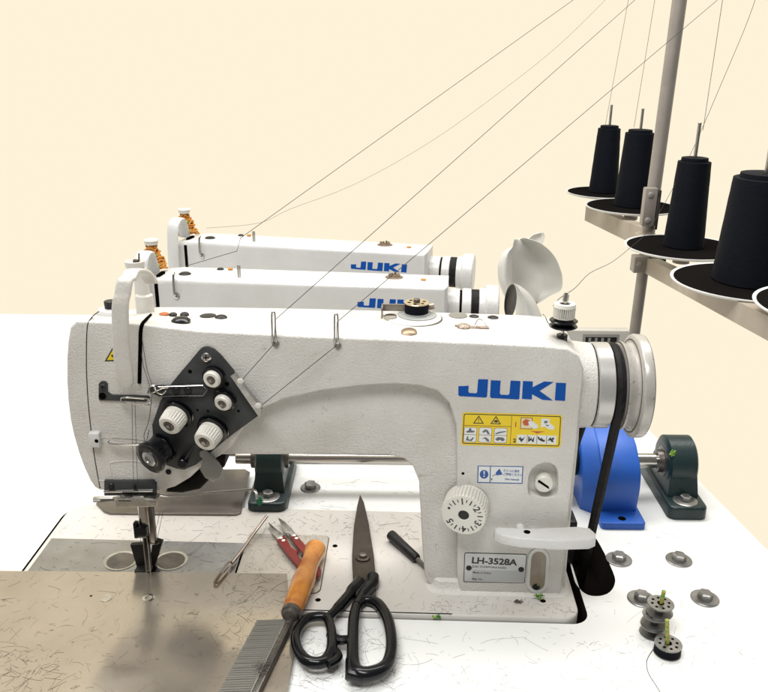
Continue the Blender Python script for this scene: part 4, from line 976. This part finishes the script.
b4 = W.y(640, 263, 72.5); d = MB(); d.box(b4.x-1.3+so3.x, b4.x+1.2+so3.x, -2.6, -.3, b4.z-1.5+so3.z, b4.z+1.3+so3.z, .15); d.lathe((b4.x-.4+so3.x, -2.5, b4.z+so3.z), (0, -1, 0), [(0, .5), (.4, .5), (.5, .3)], 16); d.build('bar_bracket', POLE, ST)
d = MB(); d.box(b4.x+1.3+so3.x, b4.x+4.2+so3.x, -2.2, -.2, b4.z-1.3+so3.z, b4.z+.9+so3.z, .2); d.build('bar_plug', BLACK, ST)
cones = []
# plate centres: pixel of the plate centre, depth of the plane it stands in
PL = [(603, 192, 117, 8.0), (632, 206, 97, 9.0), (683, 246.5, 64, 9.0), (749, 281, 38, 9.6), (846, 307, 20, 9.2)]
cen = [W.y(px, py, yy) for px, py, yy, r in PL]
# bars: rear arm and front arm
def bar(p, q, w, h):
    d = MB(); p = Vector(p)+so3; q = Vector(q)+so3; t = (q-p).normalized(); s_ = Vector((t.y, -t.x, 0)).normalized()*w/2; u = Vector((0, 0, h/2))
    A_ = [p-s_-u, p+s_-u, p+s_+u, p-s_+u]; d.loft(A_, [v+(q-p) for v in A_], bevA=.12, bevB=.12); return d.build('bar', BARM, ST)
r0 = W.y(590, 213, 124); r1_ = W.y(648, 238, 75)
bar(r0, r1_, 2.2, 3.4)
f0 = W.y(652, 266, 71.5); f1 = W.y(800, 340, 15); bar(f0, f1, 2.0, 2.6)
for i, c in enumerate(cen):
    r = PL[i][3]; x, y, z = c
    d = MB(); d.lathe((x, y, z-.55), (0, 0, 1), [(0, 1.2), (.0, r-1.2), (.25, r-.25), (.5, r), (.58, r), (.58, r-.3), (.35, r-.7), (.3, .5)], 56, cap=False)
    pm = d.build('dish', DISH, ST); pm.location = so3*S
    # a stub holds each dish on its bar
    d = MB(); d.cyl((x, y, z-2.6), (x, y, z-.5), 1.3, seg=24); q_ = d.build('dish_stub', BARM, ST); q_.location = so3*S
    d = MB(); d.cyl((x, y, z-.5), (x, y, z+(18.4, 18.4, 19.0, 19.5, 19)[i]), .28 if i < 3 else .34, seg=14, bev=.03); q_ = d.build('spindle', STEEL, ST); q_.location = so3*S
    d = MB(); d.lathe((x, y, z-.2), (0, 0, 1), [(0, .4), (0, r-.5), (.18, r-.42), (.25, r-.6), (.25, .4)], 48, cap=False); q_ = d.build('felt_pad', FELT, ST); q_.location = so3*S
lb = ['leftmost black thread cone standing at the far end of the rear arm', 'black thread cone on the rear arm just left of the pole', 'black thread cone on the first dish right of the pole', 'widest black thread cone at the right edge of the photo']
CS = [(3.1, 2.35, 13.5), (3.5, 2.75, 13.9), (3.1, 2.45, 13.2), (4.6, 3.75, 13.0)]
for i in range(4):
    x, y, z = cen[i]; rb, rt, h = CS[i]
    d = MB(); prf = [(0, rb*.96), (.15, rb)]
    for k_ in range(1, 14):
        t = k_/14; prf.append((h*t, rb+(rt-rb)*t+random.uniform(-.02, .02)))
    prf += [(h-.05, rt), (h, rt-.1), (h, rt*.82), (h+.55, rt*.80), (h+.6, rt*.7), (h+.6, .35)]
    d.lathe((0, 0, 0), (0, 0, 1), prf, 48, cap=False)
    o = d.build('thread_cone', CONE, None); o.location = Vector((x, y, z+.06))*S; tag(o, lb[i], 'thread cone', 'black thread cones on the stand')

# ================================================================== control box behind
bp = W.y(556, 327, 46); bq = W.y(631, 327, 46); d = MB(); d.box(bp.x, bq.x, 46, 47.6, ZT, bp.z-.45, .25)
bxo = empty('control_box', (bp.x, 46, ZT)); offb = Vector((-bp.x, -46, -ZT))
cb_ = d.build('case', BOXM, bxo); cb_.location = offb*S; tag(bxo, 'pale grey metal box behind the nearest handwheel', 'box')
d = MB(); c0_ = W.y(583, 334, 46); c1_ = W.y(618, 347, 46); d.box(c0_.x, c1_.x, 45.9, 46.05, c1_.z-1.5, c0_.z, .04, m=CREAMG); d.box(c0_.x+.3, c1_.x-.3, 45.8, 45.95, c1_.z-1.2, c0_.z-.3, .03, m=BOXM)
for i in range(4): d.box(c0_.x+.8+i*.9, c0_.x+1.15+i*.9, 45.74, 45.83, c0_.z-1.3, c0_.z-.5, m=BLACK if i == 0 else CREAMG)
q_ = d.build('switch_panel', CREAMG, bxo); q_.location = offb*S

# ================================================================== the two machines behind (one built, one copied)
def small_machine():
    r = empty('sewing_machine', (0, 0, 0))
    H = 21.0; L = -38.0
    prof = [(L, H-2.0), (L+.8, H-.8), (L+3, H-.2), (L+4.5, H), (0, H), (0, 0), (-9.5, 0), (-9.5, 11.0), (-11.5, 12.6), (L+9, 12.6), (L+7, 7), (L+1.5, 7), (L+.2, 12)]
    d = MB(); P = [Vector((x, 0, z)) for x, z in prof]; d.loft(P, [p+Vector((0, 6.6, -.25 if p.z > 15 else 0)) for p in P], bevA=.8, bevB=.7, seg=4)
    d.box(-40, 3, -.6, 14, -.6, .05, .15); d.build('body', PAINT2, r)
    d = MB(); d.box(L+1.3, L+1.42, -.012, .05, 8, H-1.6); d.build('face_plate_seam', SEAM, r)
    d = MB(); d.box(-35.2, -34.75, -.03, .05, H-8, H-.8); d.box(-35.2, -34.75, .85, 2.8, H-.3, H+.012); d.build('take_up_slot', HOLE, r)
    d = MB(); x0, x1_ = -10.6, -2.7; kx = (x1_-x0)/(605-88)
    logo(d, lambda x, y: Vector((x0+(x-88)*kx, 0, H-1.75-(y-93-(x-88)*.034)*kx*.88)), .02, BLUE); d.build('logo', BLUE, r, smooth=0)
    # handwheel
    zc = H-3.5; d = MB()
    d.lathe((-.3, 4, zc), (1, 0, 0), [(0, 2.15), (1.7, 2.1), (1.75, 2.0), (1.8, 2.0)], 40, m=PAINT2); d.lathe((1.45, 4, zc), (1, 0, 0), [(0, 2.0), (.3, 2.0)], 40, m=HOLE)
    d.lathe((1.72, 4, zc), (1, 0, 0), [(0, 2.1), (.1, 2.2), (1.05, 2.2), (1.12, 2.1)], 40, m=PAINT2)
    d.lathe((2.8, 4, zc), (1, 0, 0), [(-.1, 1.9), (1.1, 1.9)], 40, m=BLACK)
    d.build('wheel_collar', PAINT2, r)
    d = MB(); d.lathe((3.75, 4, zc), (1, 0, 0), [(0, 2.0), (.05, 2.25), (.75, 2.3), (.8, 2.6), (.95, 2.7), (2.25, 2.66), (2.4, 2.5), (2.4, .01)], 48); d.build('handwheel', PAINT2, r)
    d = MB(); d.lathe((2.85, 4, zc), (1, 0, 0), [(0, 2.0), (0, 2.12), (.88, 2.12), (.88, 2.0)], 40, cap=False); d.build('wheel_belt', RUBBER, r)
    # caps and plugs
    for (x, y, rr_, m_) in ((-32.0, 2.0, .75, BLACK), (-28.5, 5.2, .45, BLACK), (-6.6, 4.0, 1.1, mat('brown cap', (.2, .15, .11), .4, .5))):
        d = MB(); d.lathe((x, y, H-.1-.05*y), (0, 0, 1), [(0, rr_), (.2, rr_), (.35, rr_*.7), (.38, .01)], 24); d.build('oil_plug', m_, r)
    d = MB()
    for i in range(9): a = i*.7; d.cyl((-6.6+.6*math.cos(a), 4+.6*math.sin(a), H-.1), (-6.6+.6*math.cos(a), 4+.6*math.sin(a), H+.25+.05*(i % 3)), .14, seg=8)
    d.build('cap_screw', mat('brass brown', (.33, .25, .17), .4, .7), r)
    d = MB(); d.cyl((-27.2, 5.1, H-.15), (-27.2, 5.1, H+.05), .3, m=ORANGE); d.cyl((-3, 3, H-.1), (-3, 3, H+.04), .3, m=ORANGE); d.build('rust_spot', ORANGE, r)
    # pin guides
    d = MB(); x = -32.5; d.tube(smooth_path([(x, 1.0, H-2.1), (x-.05, -.3, H-2.1), (x-.15, -.45, H-1.4), (x-.15, -.3, H+.3), (x-.1, 0, H+.6)], 5), .14, 8); d.lathe((x, .1, H-2.2), (0, -1, 0), [(0, .38), (.25, .38), (.3, .2), (.2, .15)], 18); d.build('thread_guide', STEEL, r)
    d = MB(); x = -25.2; d.box(x-.09, x+.09, 1.3, 1.5, H-1, H+1.4, .04); d.box(x+.16, x+.3, 1.3, 1.5, H-1, H+1.35, .04); d.box(x-.1, x+.3, 1.28, 1.52, H+1.2, H+1.42, .04); d.build('pin_guide', STEEL, r)
    # take-up guard
    d = MB(); pg = smooth_path([(0, -1.4, H-7), (0, -1.5, H-4), (0, -1.3, H-1), (0, -.8, H+1.7), (0, .0, H+2.6), (0, 1.3, H+2.7), (0, 2.2, H+1.8), (0, 3.0, H-.3)], 5); secs = []
    for i, p in enumerate(pg):
        t = (pg[min(i+1, len(pg)-1)]-pg[max(i-1, 0)]).normalized(); nn = Vector((0, -t.z, t.y))
        secs.append([Vector((-36.3, 0, 0))+p+Vector((.85*math.copysign(abs(math.cos(a))**.5, math.cos(a)), 0, 0))+nn*.22*math.sin(a) for a in [2*PI*k/12 for k in range(12)]])
    d.rings(secs); d.build('take_up_guard', PAINT2, r, smooth=50)
    d = MB(); d.cyl((-36.9, 4.6, H-.3), (-36.9, 4.6, H+3.0), .3, seg=16); d.lathe((-36.9, 4.6, H+2.8), (0, 0, 1), [(0, .4), (.1, .75), (.3, .85), (.45, .8), (.6, .95), (.7, .9), (.72, .3)], 24); d.build('spool_pin', IVORY, r)
    return r
sm = small_machine()
def place_small(o, px, py, rz, H=21.0):
    # right-hand end of the arm, front top corner
    p = W.z(px, py, H); o.location = (p.x*S, p.y*S, ZT*S*0); o.rotation_euler.z = rz; return p
pA = place_small(sm, 448, 287, R(-5.0)); tag(sm, 'second white sewing machine, directly behind the nearest one', 'sewing machine', 'sewing machines in a row')
s3 = copy_tree(sm); pC = place_small(s3, 427, 253, R(-11)); tag(s3, 'third and farthest white sewing machine at the back of the row', 'sewing machine')
def yarn(o, lbl):
    L = -38.0; d = MB(); base = Vector((-36.9, 4.6, 20.9)); P = []; N = 200
    for i in range(N):
        t = i/N; zz = 2.8*t; rr_ = (1.6-1.1*t)*random.uniform(.78, 1.25); a = i*.55
        P.append(base+Vector((rr_*math.cos(a), rr_*math.sin(a), zz+random.uniform(-.3, .3))))
    d.tube(P, .13, 6, m=ORANGE)
    d.lathe(base, (0, 0, 1), [(0, 1.3), (.1, 1.35), (2.7, .35), (2.7, .1)], 20, m=ORANGE)
    for zz in (.5, 1.7):
        rr_ = 1.8-1.1*zz/2.8; d.tube([base+Vector((rr_*math.cos(a), rr_*math.sin(a), zz+.15*math.sin(5*a))) for a in [R(q) for q in range(-110, -30, 10)]], .11, 6, m=GREENY)
    q = d.build('yarn_cone', ORANGE, None); q.location = o.location; q.rotation_euler = o.rotation_euler
    tag(q, lbl, 'yarn cone', 'orange yarn cones'); return q
yarn(sm, 'messy orange and green yarn wound on the pin of the second machine'); yarn(s3, 'messy orange yarn wound on the pin of the farthest machine')

# ================================================================== white fan blades by the second handwheel
fan = empty('small_fan', tuple(W.y(512, 290, 40))); fo = Vector(W.y(512, 290, 40)); tag(fan, 'white plastic bladed fan standing right of the second handwheel', 'fan')
def surf(rows, th, name, m=BLADEW):
    d = MB(); n = len(rows); k = len(rows[0])
    V = [[d.b.verts.new(Vector(p)-fo) for p in r] for r in rows]; Vb = [[d.b.verts.new(Vector(p)-fo+Vector((0, th, 0))) for p in r] for r in rows]
    for i in range(n-1):
        for j in range(k-1): d.b.faces.new((V[i][j], V[i][j+1], V[i+1][j+1], V[i+1][j])); d.b.faces.new((Vb[i][j+1], Vb[i][j], Vb[i+1][j], Vb[i+1][j+1]))
    for i in range(n-1):
        d.b.faces.new((V[i][0], V[i+1][0], Vb[i+1][0], Vb[i][0])); d.b.faces.new((V[i+1][k-1], V[i][k-1], Vb[i][k-1], Vb[i+1][k-1]))
    for j in range(k-1):
        d.b.faces.new((V[0][j+1], V[0][j], Vb[0][j], Vb[0][j+1])); d.b.faces.new((V[n-1][j], V[n-1][j+1], Vb[n-1][j+1], Vb[n-1][j]))
    return d.build(name, m, fan, smooth=60)
def blade(Lp, Rp, y0, bulge, name, k=9, m=BLADEW):
    """a curved blade between its left and right outlines (matching pixel lists)"""
    rows = []
    Lp = [(v.x, v.y) for v in smooth_path([Vector((a, b, 0)) for a, b in Lp], 4)]; Rp = [(v.x, v.y) for v in smooth_path([Vector((a, b, 0)) for a, b in Rp], 4)]
    for (a, b) in zip(Lp, Rp):
        row = []
        for j in range(k):
            t = j/(k-1); row.append(W.y(a[0]+(b[0]-a[0])*t, a[1]+(b[1]-a[1])*t, y0+bulge*math.sin(PI*t)))
        rows.append(row)
    return surf(rows, .25, name, m)
blade([(514.5, 239.5), (513, 246), (512.5, 256), (512.3, 266), (512.3, 275), (513, 284), (520, 291), (528, 297), (536, 303.5)],
      [(525, 238), (537, 241.5), (547, 248), (555, 257), (560, 268), (562.5, 278), (561, 290), (550, 296), (537, 304.5)], 41, 3.5, 'blade')
blade([(512.5, 247), (504, 252), (499, 262), (498, 272), (499, 282), (502, 291), (506, 299)], [(513, 247.5), (512.8, 253), (512.6, 262), (512.6, 272), (512.8, 281), (513.5, 290), (515, 299)], 39.5, -1.5, 'blade')
blade([(541, 232.5), (534, 234.5), (530, 237.5), (528, 239)], [(543, 232.6), (545, 236), (544, 241), (542.5, 245.5)], 45, .6, 'blade')
blade([(512.5, 283.5), (513.5, 292), (515, 301), (516, 312), (517, 326)], [(520, 286), (529, 293), (536, 303), (541, 314), (545, 326)], 38, -2.5, 'blade')
c = W.y(509.5, 301, 33); d = MB(); d.lathe(c-fo, (1, -.5, .05), [(0, 2.0), (.2, 2.1), (.3, 1.9), (.3, .01)], 36); d.build('hub', BLACK, fan)
c = W.y(530, 330, 40); d = MB(); d.cyl(Vector((c.x, 40, ZT))-fo, Vector((c.x, 40, c.z+2))-fo, 1.0, seg=20); d.lathe(Vector((c.x, 40, ZT))-fo, (0, 0, 1), [(0, 5), (.6, 5), (1.2, 3), (1.3, 1)], 36); d.build('stand', BLADEW, fan)

# ================================================================== threads in the air
def thr(P, r, label, m=THREAD, k=1):
    d = MB(); d.tube(smooth_path(P, k) if k > 1 else P, r, 5); o = d.build('thread', m, None); tag(o, label, 'thread', 'threads running to the stand'); return o
FW = lambda px, py, y: F.M @ F.y(px, py, y)
thr([FW(262, 405, -.9), FW(336, 346, -.25), FW(337, 322, -.1), W.y(800, -70, 60)], .030, 'dark thread from the lower plate eyelet through the right wire guide of the nearest machine')
thr([FW(242, 380, -.9), FW(274, 344, -.25), FW(275, 320, -.1), W.y(700, -58, 60)], .030, 'dark thread from the upper plate eyelet through the left wire guide of the nearest machine')
thr([W.y(186, 266, 26.2), W.y(237, 251, 27), W.y(240.5, 238, 27.2), W.y(640, -48, 70)], .034, 'dark thread from the pin of the second machine up to the stand', m=THREAD)
thr([W.y(206, 228, 46), W.y(259, 223, 46), W.y(290, 209, 48), W.y(355, 184, 52), W.y(430, 142, 58), W.y(500, 92, 64), W.y(560, 44, 68), W.y(615, -10, 72)], .030, 'slack pale thread sagging from the farthest machine up to the stand', m=THREADG, k=4)
thr([W.y(505+48, 306, 6), W.y(560, 298, 8), W.y(575, 288, 20), W.y(590, 273, 30), W.y(612, 262, 42), W.y(632, 246, 50), W.y(650, 228, 60), W.y(680, 175, 64), W.y(697, 140, 64), W.y(725, 75, 60), W.y(748, 20, 60), W.y(765, -30, 60)], .034, 'loose wavy thread from the white top knob past the pole to the right cones', k=4)
for (a, b, c_, dd, y, s_) in ((605, 127, 632, -20, 117, 'pale thread rising from the leftmost cone'), (634, 127, 658, -20, 97, 'pale thread rising from the cone just left of the pole'), (703, 130, 724, -10, 64, 'pale thread rising from the cone just right of the pole')):
    thr([W.y(a, b, y), W.y(c_, dd, y-10)], .045, s_, m=THREADG)
# threads down the head to the needles
d = MB(); d.tube([F.y(139, 340, -.06), F.y(143, 365, -.15), F.y(151, 390, -.5)], .022, 4); d.tube([F.y(142, 340, -.06), F.y(147, 370, -.15), F.y(153, 388, -.5)], .022, 4)
d.tube([F.y(132, 400, -.5), F.y(132.5, 440, -.8), F.y(134, 498, -.8)], .022, 4); d.tube([F.y(135, 400, -.5), F.y(136, 440, -.8), F.y(138, 498, -.8), F.y(141, 545, .3)], .022, 4)
d.tube(smooth_path([F.y(152, 394, -.7), F.y(149, 420, -1.2), F.y(144, 435, -1.4), F.y(146, 442, -1.6), F.y(149, 430, -1.5)], 4), .03, 5); d.tube([F.y(163, 512, 1.5), F.y(157, 540, 1.5)], .025, 4); d.tube([F.y(160, 512, 1.5), F.y(153, 542, 1.3)], .025, 4)
o = d.build('thread', THREAD, None); o.rotation_euler.z = A1; tag(o, 'dark needle threads hanging down the head of the nearest machine', 'thread')
c = W.z(655, 645, ZT); d = MB(); d.tube(smooth_path([W.z(654, 648, ZT+.05), W.z(647, 660, ZT+.03), W.z(648, 672, ZT+.03), W.z(655, 684, ZT+.03), W.z(664, 698, ZT+.03)], 5), .028, 5); o = d.build('thread', LINT, None); tag(o, 'loose thread curling on the table from the full black bobbin', 'thread')

# ================================================================== lint everywhere
d = MB()
def hair(p, L, r, a=None):
    a = random.uniform(0, PI) if a is None else a; c = random.gauss(0, .45); P = []; q = Vector(p)-Vector((math.cos(a), math.sin(a), 0))*L/2
    for i in range(5): P.append(Vector(q)); q = q+Vector((math.cos(a), math.sin(a), 0))*L/4; a += c*.35
    P = [Vector((v.x, v.y, p[2]+.012)) for v in P]
    d.tube(P, r, 3)
def scatter(n, x0, y0, x1_, y1_, z, rmin, rmax, Lm, dens=None):
    for _ in range(n):
        px, py = random.uniform(x0, x1_), random.uniform(y0, y1_)
        if dens and random.random() > dens(px, py): continue
        p = W.z(px, py, z)
        if z == ZT:
            l = F.I @ p
            if BX0-.4 < l.x < BX1+.9 and BY0-.3 < l.y < BY1+.2: continue
            if 564 < px < 616 and 530 < py < 598: continue
        hair(p, min(3.2, random.expovariate(1/Lm)+.15), random.uniform(rmin, rmax))
edge = lambda px, py: 0 if px > 644+(py-425)/1.02-6 else 1
scatter(230, 300, 628, 768, 692, ZT, .005, .010, .6, edge); scatter(120, 570, 535, 760, 692, ZT, .005, .009, .55, edge); scatter(70, 0, 360, 66, 690, ZT, .005, .010, .5)
scatter(190, 292, 630, 400, 690, ZT, .005, .013, .6); scatter(50, 290, 470, 415, 512, ZT, .006, .012, .5)
scatter(130, 330, 520, 575, 612, .0, .005, .010, .4); scatter(120, 245, 515, 420, 540, .0, .006, .013, .45); scatter(80, 60, 515, 245, 540, 0, .005, .011, .4)
scatter(90, 430, 598, 575, 614, .0, .005, .012, .3)
scatter(110, 244, 536, 326, 573, .09, .004, .009, .5); scatter(70, 30, 542, 240, 572, .04, .006, .012, .5)
scatter(260, 0, 575, 288, 692, ZS, .003, .008, .6); scatter(110, 225, 575, 290, 640, ZS, .004, .010, .7); scatter(90, 0, 650, 60, 692, ZS, .005, .011, .5)
o = d.build('lint', LINT, None, smooth=0); tag(o, 'short dark thread clippings scattered over table, bed and steel sheet', 'lint', kind='stuff')
d = MB()
for (px, py, z, s_) in ((538, 598, 0, 1), (437, 617.5, ZT, .6), (519, 601.5, 0, 0)):
    p = W.z(px, py, z+.2)
    for i in range(26):
        q = p+Vector((random.gauss(0, .16), random.gauss(0, .1), random.uniform(-.1, .35*s_+.05))); q2 = q+Vector((random.uniform(-.3, .3), random.uniform(-.2, .2), random.uniform(-.1, .2)))
        d.tube([q, (q+q2)/2+Vector((0, 0, .05)), q2], .05 if s_ else .03, 5, m=GREEN if s_ else LINT)
o = d.build('lint', GREEN, None); tag(o, 'small tufts of green and dark lint at the foot of the column', 'lint', kind='stuff')
c = W.y(259.5, 500, 13.5)
d = MB()
for i in range(10): a = i*.63; d.tube([(c.x, 13.5, c.z), (c.x+.4*math.cos(a), 13.3, c.z+.6*math.sin(a))], [.16, .08], 6)
o = d.build('lint_tuft', mat('green blue fluff', (.05, .22, .12), .8), None); tag(o, 'green tuft of lint hanging left of the near bearing block', 'lint')

# ================================================================== light
w = bpy.data.worlds.new('World'); scene.world = w; w.use_nodes = True; N = w.node_tree.nodes; L = w.node_tree.links
bg = N['Background']; tc = N.new('ShaderNodeTexCoord'); sp_ = N.new('ShaderNodeSeparateXYZ'); L.new(tc.outputs['Generated'], sp_.inputs[0])
def mrange(src, a, b, c, e):
    n = N.new('ShaderNodeMapRange'); n.interpolation_type = 'SMOOTHSTEP'; L.new(src, n.inputs[0]); n.inputs[1].default_value = a; n.inputs[2].default_value = b; n.inputs[3].default_value = c; n.inputs[4].default_value = e; return n.outputs[0]
fy = mrange(sp_.outputs['Y'], -.3, .3, .22, 1.0)      # world made dimmer behind the camera to keep the machine fronts darker
mulc = N.new('ShaderNodeMix'); mulc.data_type = 'RGBA'; mulc.inputs[6].default_value = (.80, .78, .74, 1); mulc.inputs[7].default_value = (.991, .896, .694, 1)
L.new(mrange(sp_.outputs['Y'], .0, .5, 0, 1), mulc.inputs[0]); L.new(mulc.outputs[2], bg.inputs[0]); L.new(fy, bg.inputs[1])
def area(name, loc, target, size, power, col=(1, 1, 1)):
    l = bpy.data.lights.new(name, 'AREA'); l.shape = 'RECTANGLE'; l.size, l.size_y = size; l.energy = power; l.color = col
    o = bpy.data.objects.new(name, l); COL.objects.link(o); o.location = Vector(loc)*S
    o.rotation_euler = (Vector(target)-Vector(loc)).to_track_quat('-Z', 'Y').to_euler(); return o
area('overhead_light', (-10, 60, 170), (0, 10, 0), (2.2, .5), 34, (1, .985, .96))
area('overhead_light', (-30, -70, 170), (0, 0, 12), (1.2, .4), 27, (1, .99, .97))  # fill light added on the camera side to brighten the machine fronts
scene.render.engine = 'CYCLES'
try:
    scene.cycles.use_denoising = True; scene.cycles.max_bounces = 8
except Exception: pass
vs = scene.view_settings; vs.view_transform = 'Standard'; vs.look = 'None'; vs.exposure = 0; vs.gamma = 1
